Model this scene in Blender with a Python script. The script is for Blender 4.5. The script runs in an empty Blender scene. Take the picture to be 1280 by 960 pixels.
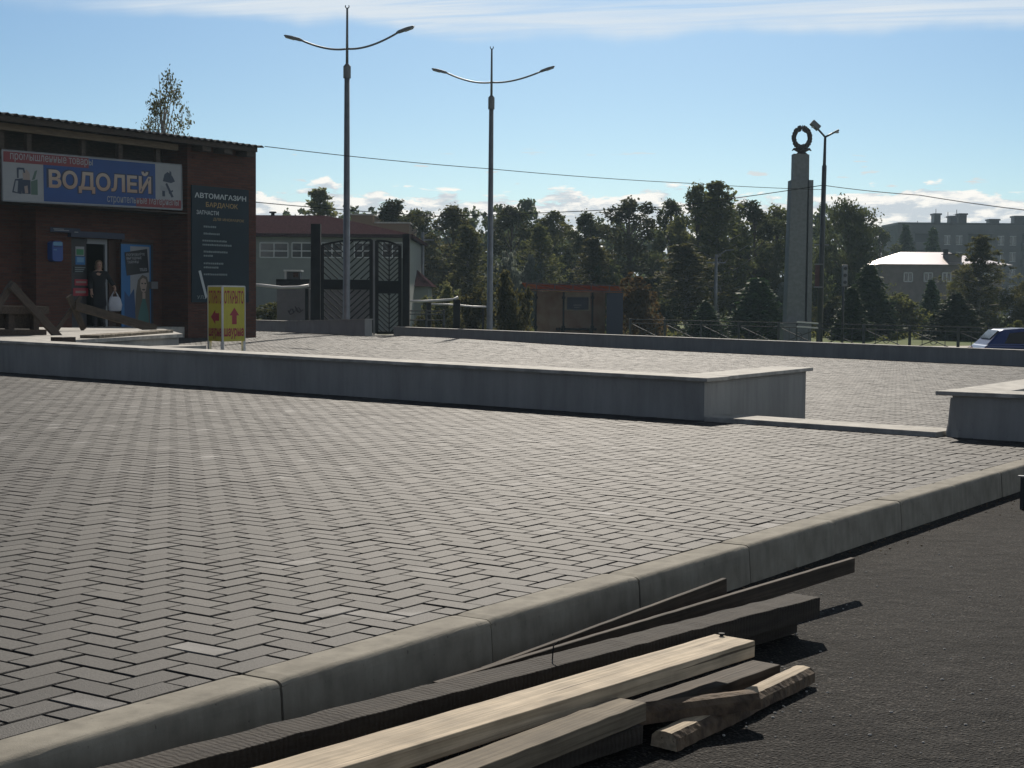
import bpy, math, random
import numpy as np
from mathutils import Vector, Matrix
random.seed(7); rng = np.random.default_rng(11)
S = bpy.context.scene; COL = S.collection
R_ = math.radians

# ------------------------------------------------------------------ camera, sky, sun, exposure
F = 1920.0; HOR = 372.0; ROLL = R_(0.5); PITCH = math.atan((480-HOR)/F)
HC = 1.17; GA = .0137; GB = .0067                      # eye height, fall of the ground to the right and away
cr, sr, cp, sp = math.cos(ROLL), math.sin(ROLL), math.cos(PITCH), math.sin(PITCH)
cam = bpy.data.objects.new('camera', bpy.data.cameras.new('camera')); COL.objects.link(cam); S.camera = cam
cam.data.sensor_width = 36; cam.data.lens = F/1280*36; cam.data.clip_start = .05; cam.data.clip_end = 20000
X = Vector((cr, sr*sp, sr*cp)); Y = Vector((-sr, cr*sp, cr*cp)); Z = X.cross(Y)
cam.matrix_world = Matrix(((X.x, Y.x, Z.x, 0), (X.y, Y.y, Z.y, 0), (X.z, Y.z, Z.z, HC), (0, 0, 0, 1)))
cam.data.dof.use_dof = False

SUN_AZ, SUN_EL = R_(4.0), R_(31.5)
W = bpy.data.worlds.new('World'); S.world = W; W.use_nodes = True
SKY_STRENGTH = .06
def build_world():
    nt = W.node_tree; nt.nodes.clear(); N = nt.nodes; Lk = nt.links.new
    def n(t, **k):
        o = N.new(t)
        for a, b in k.items(): setattr(o, a, b)
        return o
    def put(sock, v):
        if isinstance(v, bpy.types.NodeSocket): Lk(v, sock)
        else: sock.default_value = v
    def m(op, a, b=0.0, c=0.0):
        o = n('ShaderNodeMath', operation=op); put(o.inputs[0], a); put(o.inputs[1], b); put(o.inputs[2], c); return o.outputs[0]
    def ramp(x, a, b, lo=0.0, hi=1.0):
        o = n('ShaderNodeMapRange', interpolation_type='SMOOTHSTEP'); put(o.inputs['Value'], x)
        for k, v in (('From Min', a), ('From Max', b), ('To Min', lo), ('To Max', hi)): put(o.inputs[k], v)
        return o.outputs[0]
    def noise(x, y, z, scale, det=6.0, rough=.55, dist=0.0):
        c = n('ShaderNodeCombineXYZ'); put(c.inputs[0], x); put(c.inputs[1], y); put(c.inputs[2], z)
        o = n('ShaderNodeTexNoise'); Lk(c.outputs[0], o.inputs['Vector']); o.inputs['Scale'].default_value = scale
        o.inputs['Detail'].default_value = det; o.inputs['Roughness'].default_value = rough; o.inputs['Distortion'].default_value = dist
        return o.outputs['Fac']
    def mix(f, a, b):
        o = n('ShaderNodeMix', data_type='RGBA'); put(o.inputs[0], f); put(o.inputs[6], a); put(o.inputs[7], b); return o.outputs[2]
    sky = n('ShaderNodeTexSky', sky_type='NISHITA', sun_disc=False, sun_elevation=SUN_EL, sun_rotation=SUN_AZ,
            altitude=200.0, air_density=1.0, dust_density=.6, ozone_density=2.0)
    tc = n('ShaderNodeTexCoord'); sx = n('ShaderNodeSeparateXYZ'); Lk(tc.outputs['Generated'], sx.inputs[0])
    az = m('ARCTAN2', sx.outputs[0], sx.outputs[1]); el = m('ARCSINE', sx.outputs[2])
    # bank of cumulus low over the trees
    a1 = m('MULTIPLY', az, 36.0); e1 = m('MULTIPLY', el, 120.0)
    d1 = noise(a1, e1, 3.7, 1.0, 7.0, .58, .25)
    big = noise(m('MULTIPLY', az, 9.0), m('MULTIPLY', el, 20.0), 8.0, 1.0, 2.0, .5)
    th = m('ADD', ramp(el, .046, .090, .20, .80), ramp(big, .35, .7, .06, -.06))
    th = m('ADD', th, ramp(el, .0, .03, .12, 0.0))
    cum = ramp(m('SUBTRACT', d1, th), 0.0, .10)
    up = noise(a1, m('ADD', e1, .55), 3.7, 1.0, 7.0, .58, .25)
    lit = ramp(m('SUBTRACT', d1, up), -.09, .12)
    ccol = mix(lit, (9.4, 10.2, 11.0, 1), (16.5, 15.9, 14.9, 1))
    # stray flat puffs above the bank
    d2 = noise(m('MULTIPLY', az, 34.0), m('MULTIPLY', el, 210.0), 11.3, 1.0, 4.0, .5)
    puff = m('MULTIPLY', ramp(d2, .655, .72), m('MULTIPLY', ramp(el, .06, .072), ramp(el, .088, .1, 1.0, 0.0)))
    # cirrus veil higher up
    w_ = m('ADD', el, m('MULTIPLY', az, -.055)); w_ = m('ADD', w_, m('MULTIPLY', m('MULTIPLY', az, az), .12))
    s1 = noise(m('MULTIPLY', az, 5.0), m('MULTIPLY', w_, 150.0), 2.0, 1.0, 8.0, .62, .8)
    s2 = noise(m('MULTIPLY', az, 3.0), m('MULTIPLY', w_, 30.0), 5.0, 1.0, 3.0, .5, .4)
    edge = m('ADD', el, m('MULTIPLY', az, .018)); edge = m('ADD', edge, m('MULTIPLY', m('SUBTRACT', noise(m('MULTIPLY', az, 10.0), m('MULTIPLY', el, 10.0), 1.0, 1.0, 3.0), .5), .03))
    cir = m('MULTIPLY', ramp(edge, .166, .177), m('ADD', m('MULTIPLY', ramp(s1, .3, .68), .62), m('MULTIPLY', ramp(s2, .3, .65), .42)))
    cir = m('MULTIPLY', cir, ramp(az, -.34, -.2, .08, 1.0))
    cir = m('MULTIPLY', cir, ramp(el, .3, .7, 1.0, .25))
    tint = n('ShaderNodeMix', data_type='RGBA', blend_type='MULTIPLY'); tint.inputs[0].default_value = 1.0
    Lk(sky.outputs[0], tint.inputs[6]); tint.inputs[7].default_value = (.70, .93, 1.14, 1)
    low_ = m('ADD', ramp(el, .18, .75, .74, 0.0), ramp(el, .0, .16, .46, .30)); back_ = ramp(m('COSINE', az), -.3, .85, 0.0, 1.0)
    gl = n('ShaderNodeVectorMath', operation='SCALE'); Lk(tint.outputs[2], gl.inputs[0]); Lk(low_, gl.inputs['Scale'])
    bt = n('ShaderNodeMix', data_type='RGBA', blend_type='MULTIPLY'); bt.inputs[0].default_value = 1.0
    Lk(gl.outputs[0], bt.inputs[6]); Lk(mix(back_, (.19, .265, .37, 1), (1, 1, 1, 1)), bt.inputs[7])
    c = mix(cir, bt.outputs[2], (11.5, 12.6, 13.6, 1))
    c = mix(m('MULTIPLY', puff, .8), c, (11.5, 11.6, 11.6, 1))
    c = mix(m('MULTIPLY', cum, .95), c, ccol)
    bg = n('ShaderNodeBackground'); Lk(c, bg.inputs[0]); bg.inputs[1].default_value = SKY_STRENGTH
    out = n('ShaderNodeOutputWorld'); Lk(bg.outputs[0], out.inputs[0])
build_world()
W.cycles.sampling_method = 'MANUAL'; W.cycles.sample_map_resolution = 1024

sd = bpy.data.lights.new('sun', 'SUN'); sd.energy = 4.6; sd.angle = R_(.53); sd.color = (1.0, .91, .79)
so = bpy.data.objects.new('sun', sd); COL.objects.link(so)
sdir = Vector((math.sin(SUN_AZ)*math.cos(SUN_EL), math.cos(SUN_AZ)*math.cos(SUN_EL), math.sin(SUN_EL)))
so.rotation_euler = sdir.to_track_quat('Z', 'Y').to_euler(); so.location = (0, 0, 60)
S.view_settings.view_transform = 'Standard'; S.view_settings.look = 'None'
S.view_settings.exposure = 0.08; S.view_settings.gamma = 1.0; S.view_settings.use_curve_mapping = False
S.render.engine = 'CYCLES'
S.cycles.use_denoising = True; S.cycles.denoiser = 'OPENIMAGEDENOISE'
S.cycles.max_bounces = 6; S.cycles.diffuse_bounces = 3; S.cycles.glossy_bounces = 3; S.cycles.transmission_bounces = 4
S.cycles.transparent_max_bounces = 8; S.cycles.caustics_reflective = False; S.cycles.caustics_refractive = False

# ------------------------------------------------------------------ survey helpers
def ray(px, py):
    x, y = (px-640)/F, (480-py)/F
    x, y = x*cr - y*sr, x*sr + y*cr
    return Vector((x, cp + y*sp, -sp + y*cp))
def hit(px, py, off=0.0):
    d = ray(px, py); t = (off-HC)/(d.x*GA + d.y*GB + d.z); return Vector((0, 0, HC)) + d*t
def at(px, py, Yd):
    d = ray(px, py); return Vector((0, 0, HC)) + d*(Yd/d.y)
def proj_x(x, y): return 640 + F*x/max(y, .01)
UA = R_(32.5); U = Vector((math.sin(UA), math.cos(UA), 0)); V = Vector((math.cos(UA), -math.sin(UA), 0))
KERB = .165
def zfront(x, y): return KERB - GA*x - GB*y
def zasph(x, y): return -GA*x - GB*y
def sst(t):
    t = np.clip(t, 0, 1); return t*t*(3-2*t)
BO = at(125, 410, 42.0); BO = Vector((BO.x, BO.y, 0))  # a point on the shop's main wall
def zback(x, y):
    w = (x-BO.x)*V.x + (y-BO.y)*V.y                      # metres in front of the shop's wall
    return .108 - .0162*x - .0089*y + .09*sst(1-(w-1.0)/9)
BL = Vector((-4.3, 55.6, 0)); BR = Vector((12.8, 38.4, 0))
bdir = (BR-BL).normalized(); bnor = Vector((-bdir.y, bdir.x, 0))
def zland(x, y):
    wb = (x-BL.x)*bnor.x + (y-BL.y)*bnor.y
    base = -.62 - .42*sst((wb-.2)/3)
    lift = .40*sst((-x-1.5)/4)*sst((wb-.5)/3)*(1-sst((y-70)/40))
    return base + lift

# ------------------------------------------------------------------ object helpers
class MB:
    def __init__(s): s.v = []; s.f = []; s.m = []; s.k = 0
    def add(s, vs, fs, mi=None):
        b = len(s.v); s.v += [tuple(p) for p in vs]; s.f += [tuple(i+b for i in f) for f in fs]
        s.m += [s.k if mi is None else mi]*len(fs); return s
    def box(s, c, d, rz=0.0, M=None, mi=None):
        hx, hy, hz = d[0]/2, d[1]/2, d[2]/2; c = Vector(c); q = Matrix.Rotation(rz, 3, 'Z') if M is None else M
        vs = [c + q @ Vector((x*hx, y*hy, z*hz)) for z in (-1, 1) for y in (-1, 1) for x in (-1, 1)]
        return s.add(vs, [(0, 2, 3, 1), (4, 5, 7, 6), (0, 1, 5, 4), (2, 6, 7, 3), (0, 4, 6, 2), (1, 3, 7, 5)], mi)
    def bb(s, x0, x1, y0, y1, z0, z1, mi=None):
        return s.box(((x0+x1)/2, (y0+y1)/2, (z0+z1)/2), (abs(x1-x0), abs(y1-y0), abs(z1-z0)), mi=mi)
    def bar(s, a, b, w, h=None, up=(0, 0, 1), mi=None):
        a, b = Vector(a), Vector(b); h = w if h is None else h; d = (b-a); l = d.length; d.normalize()
        up = Vector(up); side = d.cross(up)
        if side.length < 1e-4: side = d.cross(Vector((1, 0, 0)))
        side.normalize(); up2 = side.cross(d)
        M = Matrix((d, side, up2)).transposed(); return s.box((a+b)/2, (l, w, h), M=M, mi=mi)
    def tube(s, pts, r, n=10, cap=True, mi=None):
        pts = [Vector(p) for p in pts]; rs = r if isinstance(r, (list, tuple)) else [r]*len(pts); vs = []; fs = []
        ref = None
        for i, p in enumerate(pts):
            d = (pts[min(i+1, len(pts)-1)] - pts[max(i-1, 0)]).normalized()
            if ref is None: ref = Vector((0, 0, 1)) if abs(d.z) < .9 else Vector((1, 0, 0))
            a = d.cross(ref).normalized(); b = a.cross(d).normalized(); ref = b
            for k in range(n):
                t = 2*math.pi*k/n; vs.append(p + (a*math.cos(t) + b*math.sin(t))*rs[i])
        for i in range(len(pts)-1):
            for k in range(n):
                fs.append((i*n+k, i*n+(k+1) % n, (i+1)*n+(k+1) % n, (i+1)*n+k))
        if cap: fs += [tuple(range(n))[::-1], tuple((len(pts)-1)*n+k for k in range(n))]
        return s.add(vs, [f[::-1] for f in fs], mi)
    def prism(s, poly, f0, f1, mi=None):
        # poly: 2D points; f0, f1 map a 2D point to 3D at either side
        n = len(poly); vs = [f0(*p) for p in poly] + [f1(*p) for p in poly]
        return s.add(vs, [tuple(range(n))[::-1], tuple(range(n, 2*n))] + [(i, (i+1) % n, n+(i+1) % n, n+i) for i in range(n)], mi)
    def sphere(s, c, r, n=10, m_=7, mi=None):
        c = Vector(c); r = (r, r, r) if not isinstance(r, (tuple, list)) else r; vs = []; fs = []
        for i in range(m_+1):
            t = math.pi*i/m_
            for k in range(n):
                q = 2*math.pi*k/n; vs.append((c.x+r[0]*math.sin(t)*math.cos(q), c.y+r[1]*math.sin(t)*math.sin(q), c.z+r[2]*math.cos(t)))
        for i in range(m_):
            for k in range(n): fs.append((i*n+k, (i+1)*n+k, (i+1)*n+(k+1) % n, i*n+(k+1) % n))
        return s.add(vs, fs, mi)
    def mesh(s, name, mats, smooth=False, shift=None):
        me = bpy.data.meshes.new(name)
        vs = s.v if shift is None else [(a-shift[0], b-shift[1], c-shift[2]) for a, b, c in s.v]
        me.from_pydata(vs, [], s.f)
        for x in (mats if isinstance(mats, (list, tuple)) else [mats]): me.materials.append(x)
        if any(s.m): me.polygons.foreach_set('material_index', s.m)
        if smooth: me.polygons.foreach_set('use_smooth', [True]*len(me.polygons))
        me.validate(); me.update(); return me
def tag(o, label, cat, group=None):
    o['label'] = label; o['category'] = cat
    if group: o['group'] = group
    return o
def thing(name, label, cat, loc=(0, 0, 0), rz=0.0, group=None):
    o = bpy.data.objects.new(name, None); COL.objects.link(o); o.location = loc; o.rotation_euler = (0, 0, rz)
    o.empty_display_size = .2
    return tag(o, label, cat, group)
def part(name, mb, mats, parent, smooth=False, label=None, world=False, bevel=0.0):
    sh = None
    if world:
        r = parent
        while r.parent: r = r.parent
        sh = r.location
    o = bpy.data.objects.new(name, mb.mesh(name, mats, smooth, sh)); COL.objects.link(o); o.parent = parent
    if label: o['label'] = label
    if bevel: bev(o, bevel)
    return o
def solo(name, mb, mats, label, cat, loc, group=None, smooth=False, bevel=0.0):
    o = bpy.data.objects.new(name, mb.mesh(name, mats, smooth, loc)); COL.objects.link(o); o.location = loc
    if bevel: bev(o, bevel)
    return tag(o, label, cat, group)
def struct(name, mb, mats, kind='structure', smooth=False):
    o = bpy.data.objects.new(name, mb.mesh(name, mats, smooth)); COL.objects.link(o); o['kind'] = kind; return o
def bev(o, w, seg=2):
    b = o.modifiers.new('bevel', 'BEVEL'); b.width = w; b.segments = seg; b.limit_method = 'ANGLE'; b.angle_limit = R_(40)
def dup(root, loc, rz=None, label=None, scale=None):
    def cp_(o, par):
        c = o.copy(); COL.objects.link(c)
        if par: c.parent = par
        for ch in list(o.children): cp_(ch, c)
        return c
    r = cp_(root, None); r.location = loc
    if rz is not None: r.rotation_euler = (0, 0, rz)
    if scale is not None: r.scale = scale
    if label: r['label'] = label
    return r

# ------------------------------------------------------------------ materials
def mat(name, base, rough=.8, metal=0.0, spec=.5, vary=0.0, vscale=3.0, base2=None, bump=0.0, bscale=60.0, extra=None, stretch=None, coat=0.0, det=6.0, alpha=None, mid=(.38, .66)):
    m = bpy.data.materials.new(name); m.use_nodes = True; nt = m.node_tree; N = nt.nodes; L = nt.links.new
    p = N['Principled BSDF']; p.inputs['Roughness'].default_value = rough; p.inputs['Metallic'].default_value = metal
    p.inputs['Specular IOR Level'].default_value = spec; p.inputs['Coat Weight'].default_value = coat
    base = tuple(base) + (1,); p.inputs['Base Color'].default_value = base
    m.diffuse_color = base
    tc = N.new('ShaderNodeTexCoord'); vec = tc.outputs['Object']
    if stretch:
        mp = N.new('ShaderNodeMapping'); mp.inputs['Scale'].default_value = stretch; L(vec, mp.inputs[0]); vec = mp.outputs[0]
    if vary or base2:
        no = N.new('ShaderNodeTexNoise'); no.inputs['Scale'].default_value = vscale; no.inputs['Detail'].default_value = det; no.inputs['Roughness'].default_value = .6
        L(vec, no.inputs['Vector'])
        r = N.new('ShaderNodeMapRange'); r.inputs['From Min'].default_value = mid[0]; r.inputs['From Max'].default_value = mid[1]; L(no.outputs['Fac'], r.inputs['Value'])
        mx = N.new('ShaderNodeMix'); mx.data_type = 'RGBA'; L(r.outputs[0], mx.inputs[0])
        b2 = tuple(base2)+(1,) if base2 else tuple(c*(1+vary) for c in base[:3])+(1,)
        b1 = base if base2 else tuple(c*(1-vary) for c in base[:3])+(1,)
        mx.inputs[6].default_value = b1; mx.inputs[7].default_value = b2; L(mx.outputs[2], p.inputs['Base Color'])
        m['mixnode'] = mx.name
    if bump:
        n2 = N.new('ShaderNodeTexNoise'); n2.inputs['Scale'].default_value = bscale; n2.inputs['Detail'].default_value = 5; L(vec, n2.inputs['Vector'])
        bp = N.new('ShaderNodeBump'); bp.inputs['Strength'].default_value = 1.0; bp.inputs['Distance'].default_value = bump
        L(n2.outputs['Fac'], bp.inputs['Height']); L(bp.outputs[0], p.inputs['Normal'])
    if extra: extra(m, nt, N, L, p, tc)
    return m
def paver_extra(m, nt, N, L, p, tc):
    at_ = N.new('ShaderNodeAttribute'); at_.attribute_name = 'rnd'
    old = p.inputs['Base Color'].links[0].from_socket
    cr_ = N.new('ShaderNodeMapRange'); cr_.inputs['To Min'].default_value = .68; cr_.inputs['To Max'].default_value = 1.3; L(at_.outputs['Fac'], cr_.inputs['Value'])
    mu = N.new('ShaderNodeMix'); mu.data_type = 'RGBA'; mu.blend_type = 'MULTIPLY'; mu.inputs[0].default_value = 1
    cc = N.new('ShaderNodeCombineColor')
    for i in range(3): L(cr_.outputs[0], cc.inputs[i])
    gn = N.new('ShaderNodeTexNoise'); gn.inputs['Scale'].default_value = .55; gn.inputs['Detail'].default_value = 7; gn.inputs['Roughness'].default_value = .65; L(tc.outputs['Object'], gn.inputs[0])
    gr = N.new('ShaderNodeMapRange'); gr.inputs['From Min'].default_value = .35; gr.inputs['From Max'].default_value = .68; gr.inputs['To Min'].default_value = .74; gr.inputs['To Max'].default_value = 1.22; L(gn.outputs['Fac'], gr.inputs[0])
    gm = N.new('ShaderNodeMath'); gm.operation = 'MULTIPLY'; L(cr_.outputs[0], gm.inputs[0]); L(gr.outputs[0], gm.inputs[1]); cr_ = gm
    for i in range(3): L(gm.outputs[0], cc.inputs[i])
    L(old, mu.inputs[6]); L(cc.outputs[0], mu.inputs[7])
    # lime bloom on a few stones, in blotches
    no = N.new('ShaderNodeTexNoise'); no.inputs['Scale'].default_value = 5.0; no.inputs['Detail'].default_value = 4; L(tc.outputs['Object'], no.inputs[0])
    r1 = N.new('ShaderNodeMapRange'); r1.inputs['From Min'].default_value = .45; r1.inputs['From Max'].default_value = .62; L(no.outputs['Fac'], r1.inputs[0])
    b_ = N.new('ShaderNodeAttribute'); b_.attribute_name = 'bloom'
    mm = N.new('ShaderNodeMath'); mm.operation = 'MULTIPLY'; L(r1.outputs[0], mm.inputs[0]); L(b_.outputs['Fac'], mm.inputs[1])
    m2 = N.new('ShaderNodeMix'); m2.data_type = 'RGBA'; L(mm.outputs[0], m2.inputs[0]); L(mu.outputs[2], m2.inputs[6]); m2.inputs[7].default_value = (.22, .215, .21, 1)
    L(m2.outputs[2], p.inputs['Base Color'])
def brick_extra(m, nt, N, L, p, tc):
    sx = N.new('ShaderNodeSeparateXYZ'); L(tc.outputs['Object'], sx.inputs[0])
    ad = N.new('ShaderNodeMath'); ad.operation = 'ADD'; L(sx.outputs[0], ad.inputs[0]); L(sx.outputs[1], ad.inputs[1])
    cb = N.new('ShaderNodeCombineXYZ'); L(ad.outputs[0], cb.inputs[0]); L(sx.outputs[2], cb.inputs[1])
    b = N.new('ShaderNodeTexBrick'); b.inputs['Scale'].default_value = 1.0; b.inputs['Brick Width'].default_value = .26; b.inputs['Row Height'].default_value = .077
    b.inputs['Mortar Size'].default_value = .007; b.inputs['Color1'].default_value = (.125, .052, .036, 1); b.inputs['Color2'].default_value = (.088, .038, .028, 1); b.inputs['Mortar'].default_value = (.075, .055, .047, 1)
    L(cb.outputs[0], b.inputs[0]); L(b.outputs[0], p.inputs['Base Color'])
    bp = N.new('ShaderNodeBump'); bp.inputs['Distance'].default_value = -.006; L(b.outputs['Fac'], bp.inputs['Height']); L(bp.outputs[0], p.inputs['Normal'])
def speck_extra(m, nt, N, L, p, tc):
    old = p.inputs['Base Color'].links[0].from_socket
    vo = N.new('ShaderNodeTexVoronoi'); vo.inputs['Scale'].default_value = 150; L(tc.outputs['Object'], vo.inputs[0])
    sv = N.new('ShaderNodeSeparateColor'); L(vo.outputs['Color'], sv.inputs[0])
    r = N.new('ShaderNodeMapRange'); r.inputs['From Min'].default_value = .82; r.inputs['From Max'].default_value = 1.0; L(sv.outputs[0], r.inputs[0])
    mx = N.new('ShaderNodeMix'); mx.data_type = 'RGBA'; L(r.outputs[0], mx.inputs[0]); L(old, mx.inputs[6]); mx.inputs[7].default_value = (.085, .078, .07, 1)
    L(mx.outputs[2], p.inputs['Base Color'])
    v2 = N.new('ShaderNodeTexVoronoi'); v2.inputs['Scale'].default_value = 110; L(tc.outputs['Object'], v2.inputs[0])
    n3 = N.new('ShaderNodeTexNoise'); n3.inputs['Scale'].default_value = 9; L(tc.outputs['Object'], n3.inputs[0])
    ad = N.new('ShaderNodeMath'); ad.operation = 'MULTIPLY_ADD'; L(n3.outputs['Fac'], ad.inputs[0]); ad.inputs[1].default_value = 3.0; L(v2.outputs['Distance'], ad.inputs[2])
    bp = N.new('ShaderNodeBump'); bp.inputs['Distance'].default_value = .008; L(ad.outputs[0], bp.inputs['Height']); L(bp.outputs[0], p.inputs['Normal'])
def saw_extra(m, nt, N, L, p, tc):
    # ripple left by the saw, square to the board's length (object X)
    w = N.new('ShaderNodeTexWave'); w.wave_type = 'BANDS'; w.bands_direction = 'X'; w.inputs['Scale'].default_value = 17; w.inputs['Distortion'].default_value = 5; w.inputs['Detail'].default_value = 4; w.inputs['Detail Scale'].default_value = 2.2
    L(tc.outputs['Object'], w.inputs[0])
    bp = N.new('ShaderNodeBump'); bp.inputs['Distance'].default_value = .0022
    wn = N.new('ShaderNodeTexNoise'); wn.inputs['Scale'].default_value = 7; L(tc.outputs['Object'], wn.inputs[0])
    wm = N.new('ShaderNodeMath'); wm.operation = 'MULTIPLY'; L(w.outputs['Fac'], wm.inputs[0]); L(wn.outputs['Fac'], wm.inputs[1]); L(wm.outputs[0], bp.inputs['Height'])
    n0 = p.inputs['Normal'].links
    if n0: L(n0[0].from_socket, bp.inputs['Normal'])
    L(bp.outputs[0], p.inputs['Normal'])
def streak_extra(m, nt, N, L, p, tc, lo=.84, hi=1.06):
    # water marks running down the face and a stained foot
    old = p.inputs['Base Color'].links[0].from_socket
    mp = N.new('ShaderNodeMapping'); mp.inputs['Scale'].default_value = (6, 6, .5); L(tc.outputs['Object'], mp.inputs[0])
    no = N.new('ShaderNodeTexNoise'); no.inputs['Scale'].default_value = 2.5; no.inputs['Detail'].default_value = 6; no.inputs['Roughness'].default_value = .7; L(mp.outputs[0], no.inputs[0])
    r = N.new('ShaderNodeMapRange'); r.inputs['From Min'].default_value = .42; r.inputs['From Max'].default_value = .7; r.inputs['To Min'].default_value = hi; r.inputs['To Max'].default_value = lo; L(no.outputs['Fac'], r.inputs[0])
    vo = N.new('ShaderNodeTexNoise'); vo.inputs['Scale'].default_value = 45; vo.inputs['Detail'].default_value = 3; L(tc.outputs['Object'], vo.inputs[0])
    r2 = N.new('ShaderNodeMapRange'); r2.inputs['From Min'].default_value = .70; r2.inputs['From Max'].default_value = .75; r2.inputs['To Min'].default_value = 1; r2.inputs['To Max'].default_value = .6; L(vo.outputs['Fac'], r2.inputs[0])
    mm = N.new('ShaderNodeMath'); mm.operation = 'MULTIPLY'; L(r.outputs[0], mm.inputs[0]); L(r2.outputs[0], mm.inputs[1])
    mu = N.new('ShaderNodeMix'); mu.data_type = 'RGBA'; mu.blend_type = 'MULTIPLY'; mu.inputs[0].default_value = 1; cc = N.new('ShaderNodeCombineColor')
    for i in range(3): L(mm.outputs[0], cc.inputs[i])
    L(old, mu.inputs[6]); L(cc.outputs[0], mu.inputs[7]); L(mu.outputs[2], p.inputs['Base Color'])
def wood_extra(m, nt, N, L, p, tc):
    # grain lines along the length, a few knots and dark checks
    old = p.inputs['Base Color'].links[0].from_socket
    mp = N.new('ShaderNodeMapping'); mp.inputs['Scale'].default_value = (.7, 34, 34); L(tc.outputs['Object'], mp.inputs[0])
    g = N.new('ShaderNodeTexNoise'); g.inputs['Scale'].default_value = 2.2; g.inputs['Detail'].default_value = 5; g.inputs['Distortion'].default_value = .6; L(mp.outputs[0], g.inputs[0])
    r = N.new('ShaderNodeMapRange'); r.inputs['From Min'].default_value = .35; r.inputs['From Max'].default_value = .65; r.inputs['To Min'].default_value = .72; r.inputs['To Max'].default_value = 1.15; L(g.outputs['Fac'], r.inputs[0])
    m2 = N.new('ShaderNodeMapping'); m2.inputs['Scale'].default_value = (2.2, 9, 9); L(tc.outputs['Object'], m2.inputs[0])
    v = N.new('ShaderNodeTexVoronoi'); v.inputs['Scale'].default_value = 1.0; L(m2.outputs[0], v.inputs[0])
    k = N.new('ShaderNodeMapRange'); k.inputs['From Min'].default_value = .06; k.inputs['From Max'].default_value = .17; k.inputs['To Min'].default_value = .35; k.inputs['To Max'].default_value = 1; L(v.outputs['Distance'], k.inputs[0])
    m3 = N.new('ShaderNodeMapping'); m3.inputs['Scale'].default_value = (.9, 60, 60); L(tc.outputs['Object'], m3.inputs[0])
    c = N.new('ShaderNodeTexNoise'); c.inputs['Scale'].default_value = 1.3; c.inputs['Detail'].default_value = 2; L(m3.outputs[0], c.inputs[0])
    c2 = N.new('ShaderNodeMapRange'); c2.inputs['From Min'].default_value = .685; c2.inputs['From Max'].default_value = .71; c2.inputs['To Min'].default_value = 1; c2.inputs['To Max'].default_value = .3; L(c.outputs['Fac'], c2.inputs[0])
    st = N.new('ShaderNodeTexNoise'); st.inputs['Scale'].default_value = 9; st.inputs['Detail'].default_value = 6; L(tc.outputs['Object'], st.inputs[0])
    s2 = N.new('ShaderNodeMapRange'); s2.inputs['From Min'].default_value = .3; s2.inputs['From Max'].default_value = .7; s2.inputs['To Min'].default_value = .78; s2.inputs['To Max'].default_value = 1.15; L(st.outputs['Fac'], s2.inputs[0])
    prev = r.outputs[0]
    for o in (k.outputs[0], c2.outputs[0], s2.outputs[0]):
        q = N.new('ShaderNodeMath'); q.operation = 'MULTIPLY'; L(prev, q.inputs[0]); L(o, q.inputs[1]); prev = q.outputs[0]
    mu = N.new('ShaderNodeMix'); mu.data_type = 'RGBA'; mu.blend_type = 'MULTIPLY'; mu.inputs[0].default_value = 1; cc = N.new('ShaderNodeCombineColor')
    for i in range(3): L(prev, cc.inputs[i])
    L(old, mu.inputs[6]); L(cc.outputs[0], mu.inputs[7]); L(mu.outputs[2], p.inputs['Base Color'])
    b = N.new('ShaderNodeBump'); b.inputs['Distance'].default_value = .0025; L(prev, b.inputs['Height']); L(b.outputs[0], p.inputs['Normal'])
def patch_extra(m, nt, N, L, p, tc):
    speck_extra(m, nt, N, L, p, tc)
    old = p.inputs['Base Color'].links[0].from_socket
    no = N.new('ShaderNodeTexNoise'); no.inputs['Scale'].default_value = .9; no.inputs['Detail'].default_value = 8; no.inputs['Roughness'].default_value = .7; L(tc.outputs['Object'], no.inputs[0])
    r = N.new('ShaderNodeMapRange'); r.inputs['From Min'].default_value = .36; r.inputs['From Max'].default_value = .66; r.inputs['To Min'].default_value = .62; r.inputs['To Max'].default_value = 1.55; L(no.outputs['Fac'], r.inputs[0])
    mu = N.new('ShaderNodeMix'); mu.data_type = 'RGBA'; mu.blend_type = 'MULTIPLY'; mu.inputs[0].default_value = 1; cc = N.new('ShaderNodeCombineColor')
    for i in range(3): L(r.outputs[0], cc.inputs[i])
    L(old, mu.inputs[6]); L(cc.outputs[0], mu.inputs[7]); L(mu.outputs[2], p.inputs['Base Color'])
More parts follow.
